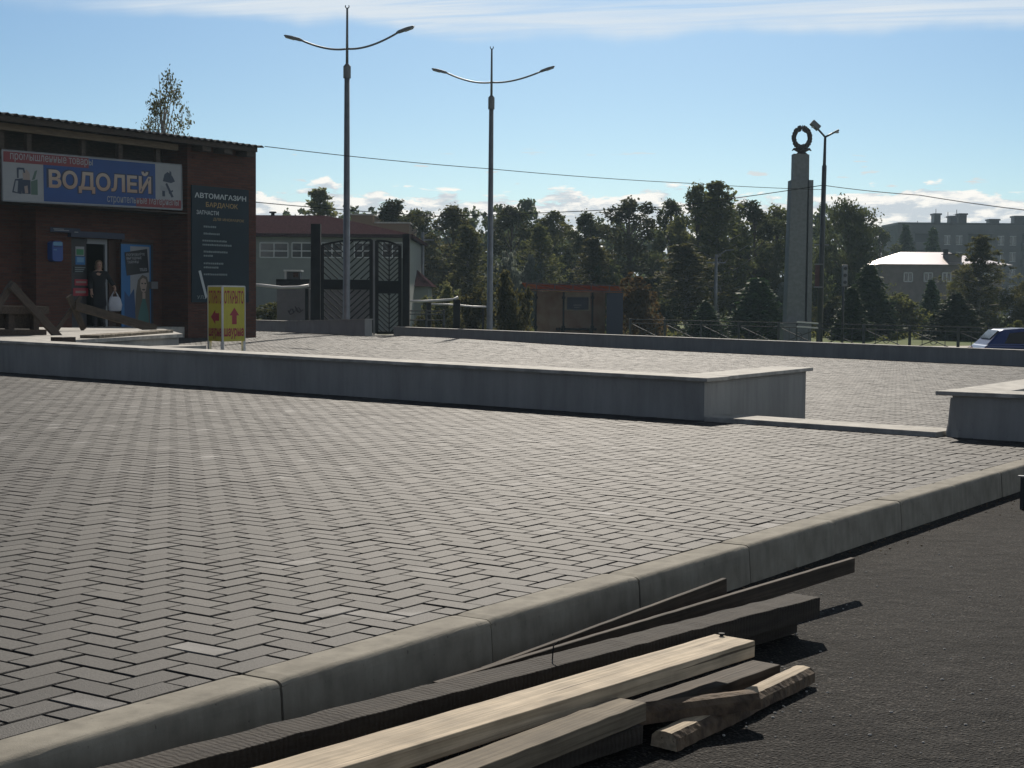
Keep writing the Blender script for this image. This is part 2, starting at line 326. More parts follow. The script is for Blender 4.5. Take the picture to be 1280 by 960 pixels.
def leaf_mat(name, c1, c2, tr=.56):
    m = bpy.data.materials.new(name); m.use_nodes = True; nt = m.node_tree; N = nt.nodes; L = nt.links.new
    p = N['Principled BSDF']; out = N['Material Output']
    a = N.new('ShaderNodeAttribute'); a.attribute_name = 'rnd'
    oi = N.new('ShaderNodeObjectInfo')
    mx = N.new('ShaderNodeMix'); mx.data_type = 'RGBA'; L(a.outputs['Fac'], mx.inputs[0]); mx.inputs[6].default_value = tuple(c1)+(1,); mx.inputs[7].default_value = tuple(c2)+(1,)
    hs = N.new('ShaderNodeHueSaturation'); L(mx.outputs[2], hs.inputs['Color'])
    mr = N.new('ShaderNodeMapRange'); mr.inputs['To Min'].default_value = .72; mr.inputs['To Max'].default_value = 1.3; L(oi.outputs['Random'], mr.inputs[0]); L(mr.outputs[0], hs.inputs['Value'])
    mh = N.new('ShaderNodeMapRange'); mh.inputs['To Min'].default_value = .475; mh.inputs['To Max'].default_value = .515; L(oi.outputs['Random'], mh.inputs[0]); L(mh.outputs[0], hs.inputs['Hue'])
    L(hs.outputs[0], p.inputs['Base Color']); p.inputs['Roughness'].default_value = .7; p.inputs['Specular IOR Level'].default_value = .12
    t = N.new('ShaderNodeBsdfTranslucent'); L(hs.outputs[0], t.inputs[0])
    ms = N.new('ShaderNodeMixShader'); ms.inputs[0].default_value = tr; L(p.outputs[0], ms.inputs[1]); L(t.outputs[0], ms.inputs[2]); L(ms.outputs[0], out.inputs[0])
    m.diffuse_color = tuple(c1)+(1,); return m
def win_extra(m, nt, N, L, p, tc): pass
M = {}
M['paver'] = mat('paver', (.044, .0415, .0385), .72, spec=.3, vary=.42, vscale=130, mid=(.3, .7), bump=.0022, bscale=240, extra=paver_extra)
M['joint'] = mat('joint_sand', (.055, .048, .042), .95, vary=.3, vscale=9)
M['asphalt'] = mat('asphalt', (.0145, .0136, .0125), .92, spec=.18, vary=.3, vscale=2.2, extra=patch_extra)
M['kerb'] = mat('kerb_concrete', (.30, .28, .232), .9, base2=(.205, .19, .155), vscale=6, bump=.0009, bscale=260, extra=streak_extra, spec=.35)
M['render'] = mat('grey_render', (.36, .36, .345), .95, vary=.10, vscale=2.5, bump=.004, bscale=45, stretch=(1, 1, .4), spec=.25, extra=lambda *a: streak_extra(*a, lo=.9, hi=1.05))
M['cap'] = mat('concrete_cap', (.44, .425, .39), .85, vary=.28, vscale=5, bump=.002, bscale=90)
M['slab'] = mat('porch_concrete', (.40, .385, .35), .85, vary=.25, vscale=5, bump=.005, bscale=40)
M['brick'] = mat('red_brick', (.2, .08, .05), .85, spec=.2, extra=brick_extra)
M['brown'] = mat('brown_timber_boarding', (.075, .042, .03), .8, vary=.25, vscale=4, stretch=(1, 1, .2))
M['darkwood'] = mat('dark_wood', (.062, .045, .034), .8, vary=.3, vscale=6, stretch=(1, 6, 6))
M['beamwood'] = mat('pale_timber', (.17, .125, .08), .8, vary=.2, vscale=5, stretch=(.6, 6, 6))
M['roofsheet'] = mat('roof_sheet', (.075, .065, .06), .7, vary=.2, vscale=3)
M['black'] = mat('black', (.012, .012, .014), .6)
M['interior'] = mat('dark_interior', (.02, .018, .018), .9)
M['door'] = mat('dark_door', (.035, .032, .035), .5, vary=.15)
M['white'] = mat('white_paint', (.72, .72, .70), .5, vary=.05)
M['offwhite'] = mat('signboard_white', (.30, .315, .33), .45, vary=.05, vscale=2)
M['signblue'] = mat('sign_blue', (.005, .055, .23), .5, vary=.1, vscale=1.5)
M['signred'] = mat('sign_red', (.20, .022, .03), .45)
M['banner'] = mat('faded_banner_cloth', (.10, .045, .05), .9, vary=.2)
M['navy'] = mat('navy', (.012, .022, .06), .45)
def grad(m, nt, N, L, p, tc):
    sx = N.new('ShaderNodeSeparateXYZ'); L(tc.outputs['Generated'], sx.inputs[0])
    rp = N.new('ShaderNodeMapRange'); L(sx.outputs[1], rp.inputs[0])
    mx = N.new('ShaderNodeMix'); mx.data_type = 'RGBA'; L(rp.outputs[0], mx.inputs[0]); mx.inputs[6].default_value = (.36, .20, .12, 1); mx.inputs[7].default_value = (.48, .46, .40, 1)
    L(mx.outputs[2], p.inputs['Base Color'])
M['letter_grad'] = mat('letter_cream_to_orange', (.75, .6, .4), .4, extra=grad)
M['autosign'] = mat('dark_teal_board', (.012, .026, .038), .6, spec=.25, vary=.15, vscale=1)
M['textpale'] = mat('pale_lettering', (.5, .55, .55), .5)
M['textdim'] = mat('faded_lettering', (.20, .25, .25), .5)
M['textgold'] = mat('gold_lettering', (.33, .22, .07), .5)
M['yellow'] = mat('yellow_panel', (.55, .49, .045), .5, vary=.06, vscale=6)
M['redprint'] = mat('red_print', (.36, .03, .05), .5)
M['galv'] = mat('galvanised_pole', (.22, .23, .245), .5, metal=.5, vary=.12, vscale=3)
M['lamphead'] = mat('lamp_grey', (.16, .165, .17), .5, metal=.3)
M['lens'] = mat('lamp_lens', (.5, .5, .48), .2)
M['granite'] = mat('stele_granite', (.20, .215, .23), .75, vary=.12, vscale=6)
M['bronze'] = mat('wreath_bronze', (.055, .04, .035), .5, metal=.4, vary=.3)
M['gate'] = mat('gate_black_paint', (.014, .015, .018), .75, spec=.2, vary=.2)
M['pinkwall'] = mat('faded_lilac_render', (.19, .175, .185), .9, vary=.12, vscale=2)
M['palewall'] = mat('pale_green_render', (.25, .27, .255), .9, vary=.08, vscale=1)
M['maroon'] = mat('maroon_sheet_roof', (.052, .029, .033), 1.0, vary=.3, vscale=5, stretch=(4, .4, 1), spec=0.0)
M['tan'] = mat('tan_parapet', (.22, .15, .10), .9)
M['glass'] = mat('window_glass', (.03, .045, .05), .12, spec=.7)
M['frame'] = mat('window_frame_white', (.6, .62, .62), .5)
M['graff'] = mat('graffiti_black', (.05, .04, .05), .8)
def glow_through(m, nt, N, L, p, tc):
    t = N.new('ShaderNodeBsdfTranslucent'); t.inputs[0].default_value = (.42, .13, .07, 1); x = N.new('ShaderNodeMixShader'); x.inputs[0].default_value = .32
    L(p.outputs[0], x.inputs[1]); L(t.outputs[0], x.inputs[2]); L(x.outputs[0], N['Material Output'].inputs[0])
M['shelter_orange'] = mat('orange_roof_sheet', (.42, .11, .055), .6, extra=glow_through)
M['shelter_panel'] = mat('shelter_brown_panel', (.34, .26, .18), .7, base2=(.25, .15, .105), vscale=1.6)
M['shelter_pale'] = mat('shelter_beige_panel', (.42, .38, .29), .6, vary=.15)
M['steel'] = mat('dark_steel', (.05, .055, .062), .5, metal=.3, vary=.2)
M['fence'] = mat('grey_fence_paint', (.075, .08, .085), .7, spec=.3)
M['carblue'] = mat('blue_car_paint', (.006, .03, .17), .3, metal=.2, coat=.6)
M['carglass'] = mat('car_window', (.008, .009, .012), .08, spec=.8)
M['tyre'] = mat('tyre', (.02, .02, .02), .9)
M['rim'] = mat('alloy_rim', (.4, .4, .42), .35, metal=.9)
M['tail'] = mat('tail_light_red', (.4, .01, .012), .15, coat=.6)
M['carwhite'] = mat('white_car_paint', (.7, .7, .7), .3, coat=.7)
M['shineroof'] = mat('bare_sheet_metal_roof', (.72, .66, .66), .36, metal=.85, bump=.004, bscale=30, stretch=(6, .6, 1))
M['housewall'] = mat('taupe_house_wall', (.21, .19, .18), .9, vary=.12, vscale=1.5)
M['blockwall'] = mat('apartment_panel_wall', (.13, .13, .135), .9, vary=.1, vscale=.4)
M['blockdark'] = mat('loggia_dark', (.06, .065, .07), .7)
M['wire'] = mat('cable', (.03, .03, .03), .6)
M['grass'] = mat('grass', (.075, .115, .022), .95, base2=(.12, .14, .035), vscale=.35, spec=.1)
M['road'] = mat('far_asphalt', (.07, .068, .065), .85, vary=.2, vscale=.5)
M['path'] = mat('pale_path', (.42, .39, .34), .9, vary=.1)
M['hill'] = mat('wooded_hill', (.05, .075, .05), 1.0, vary=.25, vscale=.01)
M['bark'] = mat('bark', (.11, .09, .07), .95, base2=(.045, .035, .028), vscale=9, stretch=(1, 1, .25))
M['birchbark'] = mat('birch_bark', (.45, .43, .40), .9, base2=(.08, .07, .06), vscale=7, stretch=(1, 1, 2.5))
M['leafdark'] = leaf_mat('leaf_dark_green', (.042, .058, .023), (.10, .115, .042))
M['leafmid'] = leaf_mat('leaf_olive_green', (.06, .072, .024), (.15, .148, .05))
M['leafpale'] = leaf_mat('leaf_pale_yellow', (.11, .13, .05), (.22, .21, .09))
M['leafred'] = leaf_mat('leaf_russet', (.075, .055, .022), (.14, .10, .035))
M['leafsilver'] = leaf_mat('leaf_silvery', (.12, .15, .12), (.26, .29, .25))
M['needle'] = leaf_mat('spruce_needles', (.022, .05, .02), (.07, .11, .045), .25)
M['plank_light'] = mat('fresh_sawn_wood', (.55, .455, .33), .8, base2=(.43, .35, .245), vscale=5, stretch=(.5, 7, 7), bump=.0015, bscale=30, spec=.3, extra=wood_extra)
M['plank_grey'] = mat('weathered_wood', (.21, .175, .125), .85, base2=(.15, .125, .09), vscale=5, stretch=(.5, 8, 8), bump=.0025, bscale=25, spec=.3, extra=wood_extra)
M['plank_dark'] = mat('dark_sawn_wood', (.05, .042, .034), .9, base2=(.03, .025, .021), vscale=6, stretch=(.6, 5, 5), bump=.003, bscale=45, extra=saw_extra, spec=.3)
M['plank_dim'] = mat('stained_and_shaded_wood', (.085, .066, .05), .85, base2=(.055, .043, .032), vscale=5, stretch=(.5, 7, 7), bump=.002, bscale=25, spec=.3, extra=wood_extra)
M['barkslab'] = mat('rough_bark', (.16, .115, .075), .95, base2=(.06, .042, .03), vscale=16, bump=.012, bscale=30)
M['coat'] = mat('black_coat', (.014, .014, .017), .9, vary=.2)
M['skin'] = mat('skin', (.42, .26, .19), .6)
M['hair'] = mat('fair_hair', (.20, .14, .085), .7, vary=.2, vscale=20)
M['bag'] = mat('white_plastic_bag', (.55, .57, .62), .5, vary=.1)
M['mailblue'] = mat('postbox_blue', (.015, .07, .30), .35)
M['green'] = mat('green_print', (.03, .20, .08), .5)
M['cyan'] = mat('pale_blue_print', (.14, .32, .48), .5)
M['posterblue'] = mat('poster_blue', (.02, .15, .38), .45)
M['posterdeep'] = mat('poster_deep_blue', (.012, .06, .18), .45)
M['pgrey'] = mat('poster_grey', (.28, .30, .32), .45)
M['phair'] = mat('poster_hair', (.11, .095, .075), .5)
M['pskin'] = mat('poster_skin', (.38, .30, .25), .5)
M['pteal'] = mat('poster_teal', (.06, .16, .15), .5)
M['pdark'] = mat('poster_black', (.016, .018, .022), .45)
M['picdark'] = mat('print_dark_blue', (.02, .035, .07), .5)
M['picbeige'] = mat('print_beige', (.30, .24, .21), .5)
M['picgreen'] = mat('print_green', (.07, .13, .10), .5)
M['picgrey'] = mat('print_grey', (.25, .27, .29), .5)
M['dust'] = mat('lime_spill', (.5, .49, .47), .9, vary=.1)

# ------------------------------------------------------------------ ground
def grid(fn, xs, ys):
    b = MB(); nx, ny = len(xs), len(ys)
    vs = [(x, y, fn(x, y)) for y in ys for x in xs]
    fs = [(j*nx+i, j*nx+i+1, (j+1)*nx+i+1, (j+1)*nx+i) for j in range(ny-1) for i in range(nx-1)]
    return b.add(vs, fs)
xs = list(np.concatenate([np.linspace(-590, -60, 12), np.linspace(-55, 60, 60), np.linspace(70, 590, 12)]))
ys = list(np.concatenate([np.linspace(-50, 20, 8), np.linspace(22, 110, 60), np.linspace(120, 880, 16)]))
struct('ground', grid(lambda x, y: float(zland(x, y)), xs, ys), M['grass'], smooth=True)
struct('asphalt', grid(lambda x, y: zasph(x, y), list(np.linspace(-9, 14, 24)), list(np.linspace(-6, 13, 20))), M['asphalt'])
# road behind the back wall, running past the bus shelter and the barrier
def strip(p0, p1, w, fn, dz, n=40):
    b = MB(); d = (p1-p0); l = d.length; d = d.normalized(); nn = Vector((-d.y, d.x, 0)); vs = []; fs = []; k = 7
    for i in range(n+1):
        c = p0 + d*(l*i/n)
        for j in range(k):
            q = c + nn*(w*(j/(k-1)-.5)); vs.append((q.x, q.y, float(fn(q.x, q.y))+dz))
    for i in range(n):
        for j in range(k-1): fs.append((i*k+j, (i+1)*k+j, (i+1)*k+j+1, i*k+j+1))
    return b.add(vs, fs)
rc = (BL+BR)/2 + bnor*9.0
struct('road', strip(rc-bdir*30, rc+bdir*60, 12, zland, .012), M['road'])
struct('path', strip(Vector((12, 112, 0)), Vector((60, 96, 0)), 2.2, zland, .02), M['path'])
struct('pavement', strip(Vector((5, 143, 0)), Vector((70, 150, 0)), 5, zland, .02), M['path'])
struct('yard', strip(Vector((17, 70, 0)), Vector((44, 84, 0)), 6.0, zland, .016), M['path'])
# the air: one closed box of thin haze round everything
hz = MB(); hz.bb(-600, 600, -60, 890, -3.2, 19.6); hzm = bpy.data.materials.new('haze'); hzm.use_nodes = True; hzm.node_tree.nodes.clear()
hv_ = hzm.node_tree.nodes.new('ShaderNodeVolumePrincipled'); ho_ = hzm.node_tree.nodes.new('ShaderNodeOutputMaterial'); hzm.node_tree.links.new(hv_.outputs[0], ho_.inputs['Volume'])
hv_.inputs['Color'].default_value = (.62, .84, 1.0, 1); hv_.inputs['Density'].default_value = .00034; hv_.inputs['Anisotropy'].default_value = .2
struct('haze', hz, hzm, 'stuff')

# ------------------------------------------------------------------ paving stones, laid in a herringbone square to the kerb
K0 = hit(351, 851, KERB); K7 = hit(1252, 590, KERB)
KU = Vector((K7.x-K0.x, K7.y-K0.y, 0)).normalized(); KV = Vector((KU.y, -KU.x, 0))
KO = Vector((K0.x, K0.y, 0)) - KV*.135                  # inner edge of the kerb stones
WC = hit(880, 526, KERB); WC = Vector((WC.x, WC.y, 0)); WL_ = hit(0, 465, KERB)
WD = Vector((WL_.x-WC.x, WL_.y-WC.y, 0)).normalized(); WN = Vector((WD.y, -WD.x, 0))   # wall line and its far side
if WN.y < 0: WN = -WN
def paving(name, zf, keep, u0, u1, w0, w1, near, wmin, jit, bed):
    j_ = .0048; Wd = .1
    iu = np.arange(int(u0/Wd), int(u1/Wd)); iw = np.arange(int(w0/Wd), int(w1/Wd))
    A, B_ = np.meshgrid(iu, iw); A = A.ravel(); B_ = B_.ravel(); c = (A-B_) % 4
    h = c == 0; v = c == 3
    # H stones lie along u over cells (A, A+1); V stones along w over (B, B-1)
    ua = np.concatenate([A[h], A[v]]).astype(float)*Wd; ub = np.concatenate([A[h]+2, A[v]+1]).astype(float)*Wd
    wa = np.concatenate([B_[h], B_[v]-0]).astype(float)*Wd; wb = np.concatenate([B_[h]+1, B_[v]+2]).astype(float)*Wd
    wa = np.maximum(wa, wmin); ok = wb-wa > .015
    ua, ub, wa, wb = ua[ok], ub[ok], wa[ok], wb[ok]
    cx = KO.x + KU.x*(ua+ub)/2 - KV.x*(wa+wb)/2; cy = KO.y + KU.y*(ua+ub)/2 - KV.y*(wa+wb)/2
    ok = keep(cx, cy); ua, ub, wa, wb, cx, cy = (q[ok] for q in (ua, ub, wa, wb, cx, cy)); n = len(ua)
    g = j_ + rng.uniform(-.0004, .0004, n)
    ua, ub, wa, wb = ua+g, ub-g, wa+g, wb-g
    dz = rng.normal(0, jit, n); tu = rng.normal(0, jit*.5, n); tw = rng.normal(0, jit*.5, n)
    def ring(ins, drop, tilt=True):
        out = []
        for a, b, su, sw in ((ua+ins, wa+ins, -1, -1), (ub-ins, wa+ins, 1, -1), (ub-ins, wb-ins, 1, 1), (ua+ins, wb-ins, -1, 1)):
            x = KO.x + KU.x*a - KV.x*b; y = KO.y + KU.y*a - KV.y*b
            z = zf(x, y) - drop + (dz + su*tu + sw*tw if tilt else 0)
            out.append(np.stack([x, y, z], 1))
        return np.stack(out, 1)                          # n,4,3
    nearm = (cy < near)
    rings = [ring(.0022, 0), ring(0, .0025), ring(-.0004, .018)]
    Vv = np.concatenate([r.reshape(-1, 3) for r in rings]); N4 = n*4
    base = np.arange(n)*4
    q = [base[:, None] + np.array([0, 1, 2, 3])[None]]
    for l in range(2):
        for k in range(4):
            k2 = (k+1) % 4
            q.append(np.stack([(l)*N4+base+k, (l+1)*N4+base+k, (l+1)*N4+base+k2, l*N4+base+k2], 1))
    Fc = np.concatenate(q); ids = np.tile(np.arange(n), 9)
    bx, bf = bed                                         # bed of sand below the joints
    b0 = len(Vv); Vv = np.concatenate([Vv, np.array(bx)])
    Fc = np.concatenate([Fc, np.array(bf)+b0]) if bf else Fc
    me = bpy.data.meshes.new(name); me.vertices.add(len(Vv)); me.vertices.foreach_set('co', Vv.astype(np.float32).ravel())
    me.loops.add(len(Fc)*4); me.loops.foreach_set('vertex_index', Fc.astype(np.int32).ravel())
    me.polygons.add(len(Fc)); me.polygons.foreach_set('loop_start', np.arange(len(Fc), dtype=np.int32)*4)
    me.materials.append(M['paver']); me.materials.append(M['joint'])
    mi = np.zeros(len(Fc), np.int32); mi[len(Fc)-len(bf):] = 1; me.polygons.foreach_set('material_index', mi)
    me.update(calc_edges=True); me.validate(); me.shade_flat()
    r = rng.uniform(0, 1, n); r = np.where(rng.uniform(0, 1, n) < .06, 1.25, r)
    bl = np.where(rng.uniform(0, 1, n) < .07, rng.uniform(.3, 1.0, n), 0)
    for nm, val in (('rnd', r), ('bloom', bl)):
        at_ = me.attributes.new(nm, 'FLOAT', 'FACE'); arr = np.zeros(len(Fc), np.float32); arr[:len(ids)] = val[ids]; at_.data.foreach_set('value', arr)
    # face normals up
    o = bpy.data.objects.new(name, me); COL.objects.link(o); o['kind'] = 'structure'
    return o, n
def sight(cx, cy, mx=2.5): return (cy > 2.0) & (np.abs(cx) < cy*.36 + mx)
def keep_front(cx, cy):
    s = (cx-WC.x)*WN.x + (cy-WC.y)*WN.y
    return sight(cx, cy) & (s < .22)
def keep_back(cx, cy):
    s = (cx-WC.x)*WN.x + (cy-WC.y)*WN.y
    b = (cx-BL.x)*bnor.x + (cy-BL.y)*bnor.y
    lx = (cx-BO.x)*U.x + (cy-BO.y)*U.y; ly = -((cx-BO.x)*V.x + (cy-BO.y)*V.y)
    return sight(cx, cy, 4) & (s > .22) & (b < .05) & ((ly < .6) | (lx > 6.2))
zf1 = lambda x, y: KERB - GA*x - GB*y
def lattice(rows, zf):
    n = len(rows[0]); vs = [(x, y, float(zf(x, y))-.0125) for r in rows for x, y in r]
    return vs, [(i*n+k, i*n+k+1, (i+1)*n+k+1, (i+1)*n+k) for i in range(len(rows)-1) for k in range(n-1)]
def front_rows():
    out = []
    for w in np.linspace(0, 22, 12):
        q = KO - KV*float(w); t = (WC-q).dot(WN)/KU.dot(WN) + .2
        out.append([(q.x+KU.x*a, q.y+KU.y*a) for a in np.linspace(-3, t, 10)])
    return out
def back_rows():
    out = []
    for s_ in np.linspace(-9, 34, 30):
        q = WC + WD*float(s_); t = (BL-q).dot(bnor)/WN.dot(bnor)
        if t < 1: continue
        out.append([(q.x+WN.x*a, q.y+WN.y*a) for a in np.linspace(.21, t, 16)])
    return out
o1, n1 = paving('front_paving', zf1, keep_front, -3, 14.5, -.3, 22, 10, 0.004, .0007, lattice(front_rows(), zf1))
o2, n2 = paving('back_paving', zback, keep_back, 2, 62, -26, 46, 10, -99, .0008, lattice(back_rows(), zback))
print('pavers', n1, n2)

# ------------------------------------------------------------------ kerb stones
prof = [(-.135, -.30), (-.135, .0), (-.024, .0)] + [(-.024+.027*math.sin(t), -.027+.027*math.cos(t)) for t in [R_(a) for a in (8, 17, 26, 35, 44, 53, 62, 71, 80)]] + [(.005, -.036), (.022, -.30)]
ordn = ['first', 'second', 'third', 'fourth', 'fifth', 'sixth', 'seventh', 'eighth', 'ninth', 'tenth', 'eleventh', 'twelfth', 'thirteenth']
kslope = (K7.z-K0.z)/7.0/((Vector((K7.x, K7.y, 0))-Vector((K0.x, K0.y, 0))).length/7)
KL = (Vector((K7.x, K7.y, 0))-Vector((K0.x, K0.y, 0))).length/7
for i in range(-2, 10):
    b = MB(); off = random.uniform(-.003, .003); lift = random.uniform(-.002, .002)
    a0, a1 = i*KL+.004, (i+1)*KL-.004
    c0 = K0 + KU*a0 + Vector((0, 0, kslope*a0)); L_ = a1-a0
    nseg = 24; vs = []; fs = []; n_ = len(prof)
    for k in range(nseg+1):
        t = k/nseg; e = .004 if k in (0, nseg) else 0
        p = c0 + KU*(L_*t) + Vector((0, 0, kslope*L_*t))
        for (w, z) in prof:
            zz = z - (e if z > -.1 else 0); ww = w - (e if w > 0 else 0)
            q = p + KV*(ww+off+random.uniform(-.0003, .0003)) + Vector((0, 0, zz+lift+.003+random.uniform(-.0002, .0002))); vs.append(q)
    for k in range(nseg):
        for j in range(n_-1): fs.append((k*n_+j, (k+1)*n_+j, (k+1)*n_+j+1, k*n_+j+1))
    fs += [tuple(range(n_)), tuple(nseg*n_+j for j in range(n_))[::-1]]
    b.add(vs, [f[::-1] for f in fs])
    base = c0 + KU*(L_/2)
    k_ = i+2
    lab = ('grey concrete kerb stone in the paving edge, %s from the bottom left corner' % ordn[max(k_-1, 0)]) if k_ > 0 else 'grey concrete kerb stone at the near end of the paving edge behind the camera frame'
    if i == -2: continue
    solo('kerb_stone', b, M['kerb'], lab, 'kerb stone', (base.x, base.y, zasph(base.x, base.y)), 'kerb stones along the paving edge', smooth=False)

# ------------------------------------------------------------------ low plaza walls
def slab(b, poly, zb, zt, mi=None):
    n = len(poly); vs = [(x, y, zb(x, y)) for x, y in poly] + [(x, y, zt(x, y)) for x, y in poly]
    return b.add(vs, [tuple(range(n))[::-1], tuple(range(n, 2*n))] + [(i, (i+1) % n, n+(i+1) % n, n+i) for i in range(n)], mi)
def lin(p0, z0, p1, z1):
    d = Vector((p1[0]-p0[0], p1[1]-p0[1])); l2 = d.length_squared
    return lambda x, y: z0 + (z1-z0)*((x-p0[0])*d.x + (y-p0[1])*d.y)/l2
def strip_poly(p, d, n, a0, a1, t0, t1, cuts=1):
    # rectangle along d from a0..a1, across n from t0..t1 (counter-clockwise seen from above)
    q = [(p + d*a + n*t) for a, t in ((a0, t0), (a1, t0), (a1, t1), (a0, t1))]
    q = [(v.x, v.y) for v in q]
    area = sum(q[i][0]*q[(i+1) % 4][1]-q[(i+1) % 4][0]*q[i][1] for i in range(4))
    return q if area > 0 else q[::-1]
def run(b, p, d, n, a0, a1, t0, t1, zb, zt, seg=1.0, mi=None):
    k = max(1, int(abs(a1-a0)/seg))
    # one continuous long box, cut in lengths so that it can follow the fall of the ground
    vs = []; fs = []
    for i in range(k+1):
        a = a0 + (a1-a0)*i/k
        for t, up in ((t0, 0), (t1, 0), (t1, 1), (t0, 1)):
            q = p + d*a + n*t; vs.append((q.x, q.y, zt(q.x, q.y) if up else zb(q.x, q.y)))
    for i in range(k):
        for j in range(4): fs.append((i*4+j, i*4+(j+1) % 4, (i+1)*4+(j+1) % 4, (i+1)*4+j))
    fs += [(3, 2, 1, 0), (k*4, k*4+1, k*4+2, k*4+3)]
    x_ = d.cross(n).z*(a1-a0)*(t1-t0)
    if x_ > 0: fs = [f[::-1] for f in fs]
    return b.add(vs, fs, mi)
WT = .34
q0 = WC - WN*.05; q1 = WC + WD*10.62 - WN*.05
zw = lin(q0, at(880, 472.3, q0.y).z, q1, at(0, 425.3, q1.y).z)
e0 = WC + U*2.5 + V*.06
zr = lin(WC, zw(WC.x, WC.y), e0, at(1016, 459.6, e0.y).z)
low = lambda d: (lambda x, y: -.45)
def gap(f, g): return lambda x, y: f(x, y)-g
wl = thing('low_wall', 'long grey rendered low wall with a pale cap, corner in mid picture, across the middle of the paving', 'wall', (WC.x, WC.y, zfront(WC.x, WC.y)))
b = MB(); run(b, WC, WD, WN, 0, 14.5, 0, WT, low(0), gap(zw, .037)); run(b, WC, U, -V, WT+.03, 2.5, 0.003, WT, low(0), gap(zr, .037))
part('wall', b, M['render'], wl, world=True)
b = MB(); run(b, WC, WD, WN, -.055, 14.5, -.055, WT+.06, gap(zw, .036), zw, 1.5)
run(b, WC, U, -V, WT+.065, 2.56, -.055, WT+.06, gap(zr, .036), zr, 3)
part('cap', b, M['cap'], wl, world=True, bevel=.006)
RC = hit(1185, 546, KERB); RC = Vector((RC.x, RC.y, 0))
r0 = RC - WD*-.1 - WN*.05; r1 = RC - WD*.9 - WN*.05
zq = lin(r0, at(1175, 488.6, r0.y).z, r1, at(1280, 494.3, r1.y).z)
zq2 = lin(RC, zq(RC.x, RC.y), RC + U*6, zq(RC.x, RC.y)-.02)
wr = thing('low_wall', 'grey rendered low wall with a pale overhanging cap at the right edge, bent back at its left end', 'wall', (RC.x, RC.y, zfront(RC.x, RC.y)))
b = MB(); run(b, RC, -WD, WN, .03, 6.0, 0, WT, low(0), gap(zq, .037)); run(b, RC, U, V, WT+.003, 6, .033, WT, low(0), gap(zq2, .037))
# plaster foot spreading at the corner
b.tube([RC + WN*.04 - WD*.035 + Vector((0, 0, z)) for z in (-.45, zfront(RC.x, RC.y), zfront(RC.x, RC.y)+.12, zfront(RC.x, RC.y)+.33)], [.075, .072, .05, .034], 10)
part('wall', b, M['render'], wr, world=True)
b = MB(); run(b, RC, -WD, WN, -.10, 6.06, -.055, WT+.06, gap(zq, .036), zq, 3)
run(b, RC, U, V, WT+.065, 6, -.06, WT+.06, gap(zq2, .036), zq2, 3)
part('cap', b, M['cap'], wr, world=True, bevel=.006)
# back wall along the far side of the paving
qa = BL; qb = BR
zB = lin(qa, at(493, 408.3, qa.y).z, qb, at(1280, 437.6, qb.y).z)
wb_ = thing('low_wall', 'grey rendered low wall along the far edge of the back paving, in front of the trees', 'wall', (BL.x, BL.y, zback(BL.x, BL.y)))
b = MB(); run(b, BL, bdir, bnor, 0, 36, 0, .3, lambda x, y: -1.3, gap(zB, .035), 2); part('wall', b, M['render'], wb_, world=True)
b = MB(); run(b, BL, bdir, bnor, -.02, 36, -.02, .33, gap(zB, .035), zB, 2); part('cap', b, M['cap'], wb_, world=True)
# short wall by the gate
GR = at(456, 420, 53.0); GR = Vector((GR.x, GR.y, 0)); GC = at(356, 417, 57.0); GC = Vector((GC.x, GC.y, 0)); GE = at(312, 416, 57.8); GE = Vector((GE.x, GE.y, 0))
gd = (GC-GR).normalized(); gn = Vector((gd.y, -gd.x, 0)); gn = gn if gn.y > 0 else -gn
ge = (GE-GC).normalized(); gen = Vector((ge.y, -ge.x, 0)); gen = gen if gen.y > 0 else -gen
zg = lin(GR, at(456, 398.5, GR.y).z, GC, at(356, 401, GC.y).z); zg2 = lin(GC, at(356, 401, GC.y).z, GE, at(312, 399.8, GE.y).z)
wg = thing('low_wall', 'short grey rendered low wall between the brick shop and the black gate', 'wall', (GR.x, GR.y, zback(GR.x, GR.y)))
b = MB(); run(b, GR, gd, gn, 0, (GC-GR).length, 0, .3, lambda x, y: -.6, gap(zg, .03)); run(b, GC, ge, gen, .003, (GE-GC).length+.4, 0, .3, lambda x, y: -.6, gap(zg2, .03))
part('wall', b, M['render'], wg, world=True)
b = MB(); run(b, GR, gd, gn, -.03, (GC-GR).length, -.03, .33, gap(zg, .03), zg, 2); run(b, GC, ge, gen, .003, (GE-GC).length+.4, -.03, .33, gap(zg2, .03), zg2, 2)
part('cap', b, M['cap'], wg, world=True)
# threshold slab in the opening between the two walls
b = MB(); L0 = (RC-WC).dot(-WD)
run(b, WC, -WD, WN, .03, L0-.045, -.06, WT+.14, low(0), lambda x, y: zfront(x, y)+.045, .5)
solo('threshold_slab', b, M['slab'], 'pale concrete threshold strip in the opening between the two low walls', 'threshold', tuple((WC+RC)/2 + Vector((0, 0, zfront(WC.x, WC.y)))), bevel=.008)

# ------------------------------------------------------------------ brick shop
BRZ = math.atan2(U.y, U.x)
def loc(P): d = Vector((P[0]-BO.x, P[1]-BO.y, 0)); return d.dot(U), -d.dot(V)
def onp(px, py, yo):
    d = ray(px, py); o = Vector((0, 0, HC)); n = V
    t = (-yo - (o-BO).dot(n)*1.0)/d.dot(n) if False else ((-yo) - (Vector((0, 0, 0))-BO).dot(n))/d.dot(n)
    P = o + d*t; lx, ly = loc(P); return lx, P.z
def onz(px, py, z):
    d = ray(px, py); t = (z-HC)/d.z; P = Vector((0, 0, HC)) + d*t; return loc(P) + (P.z,)
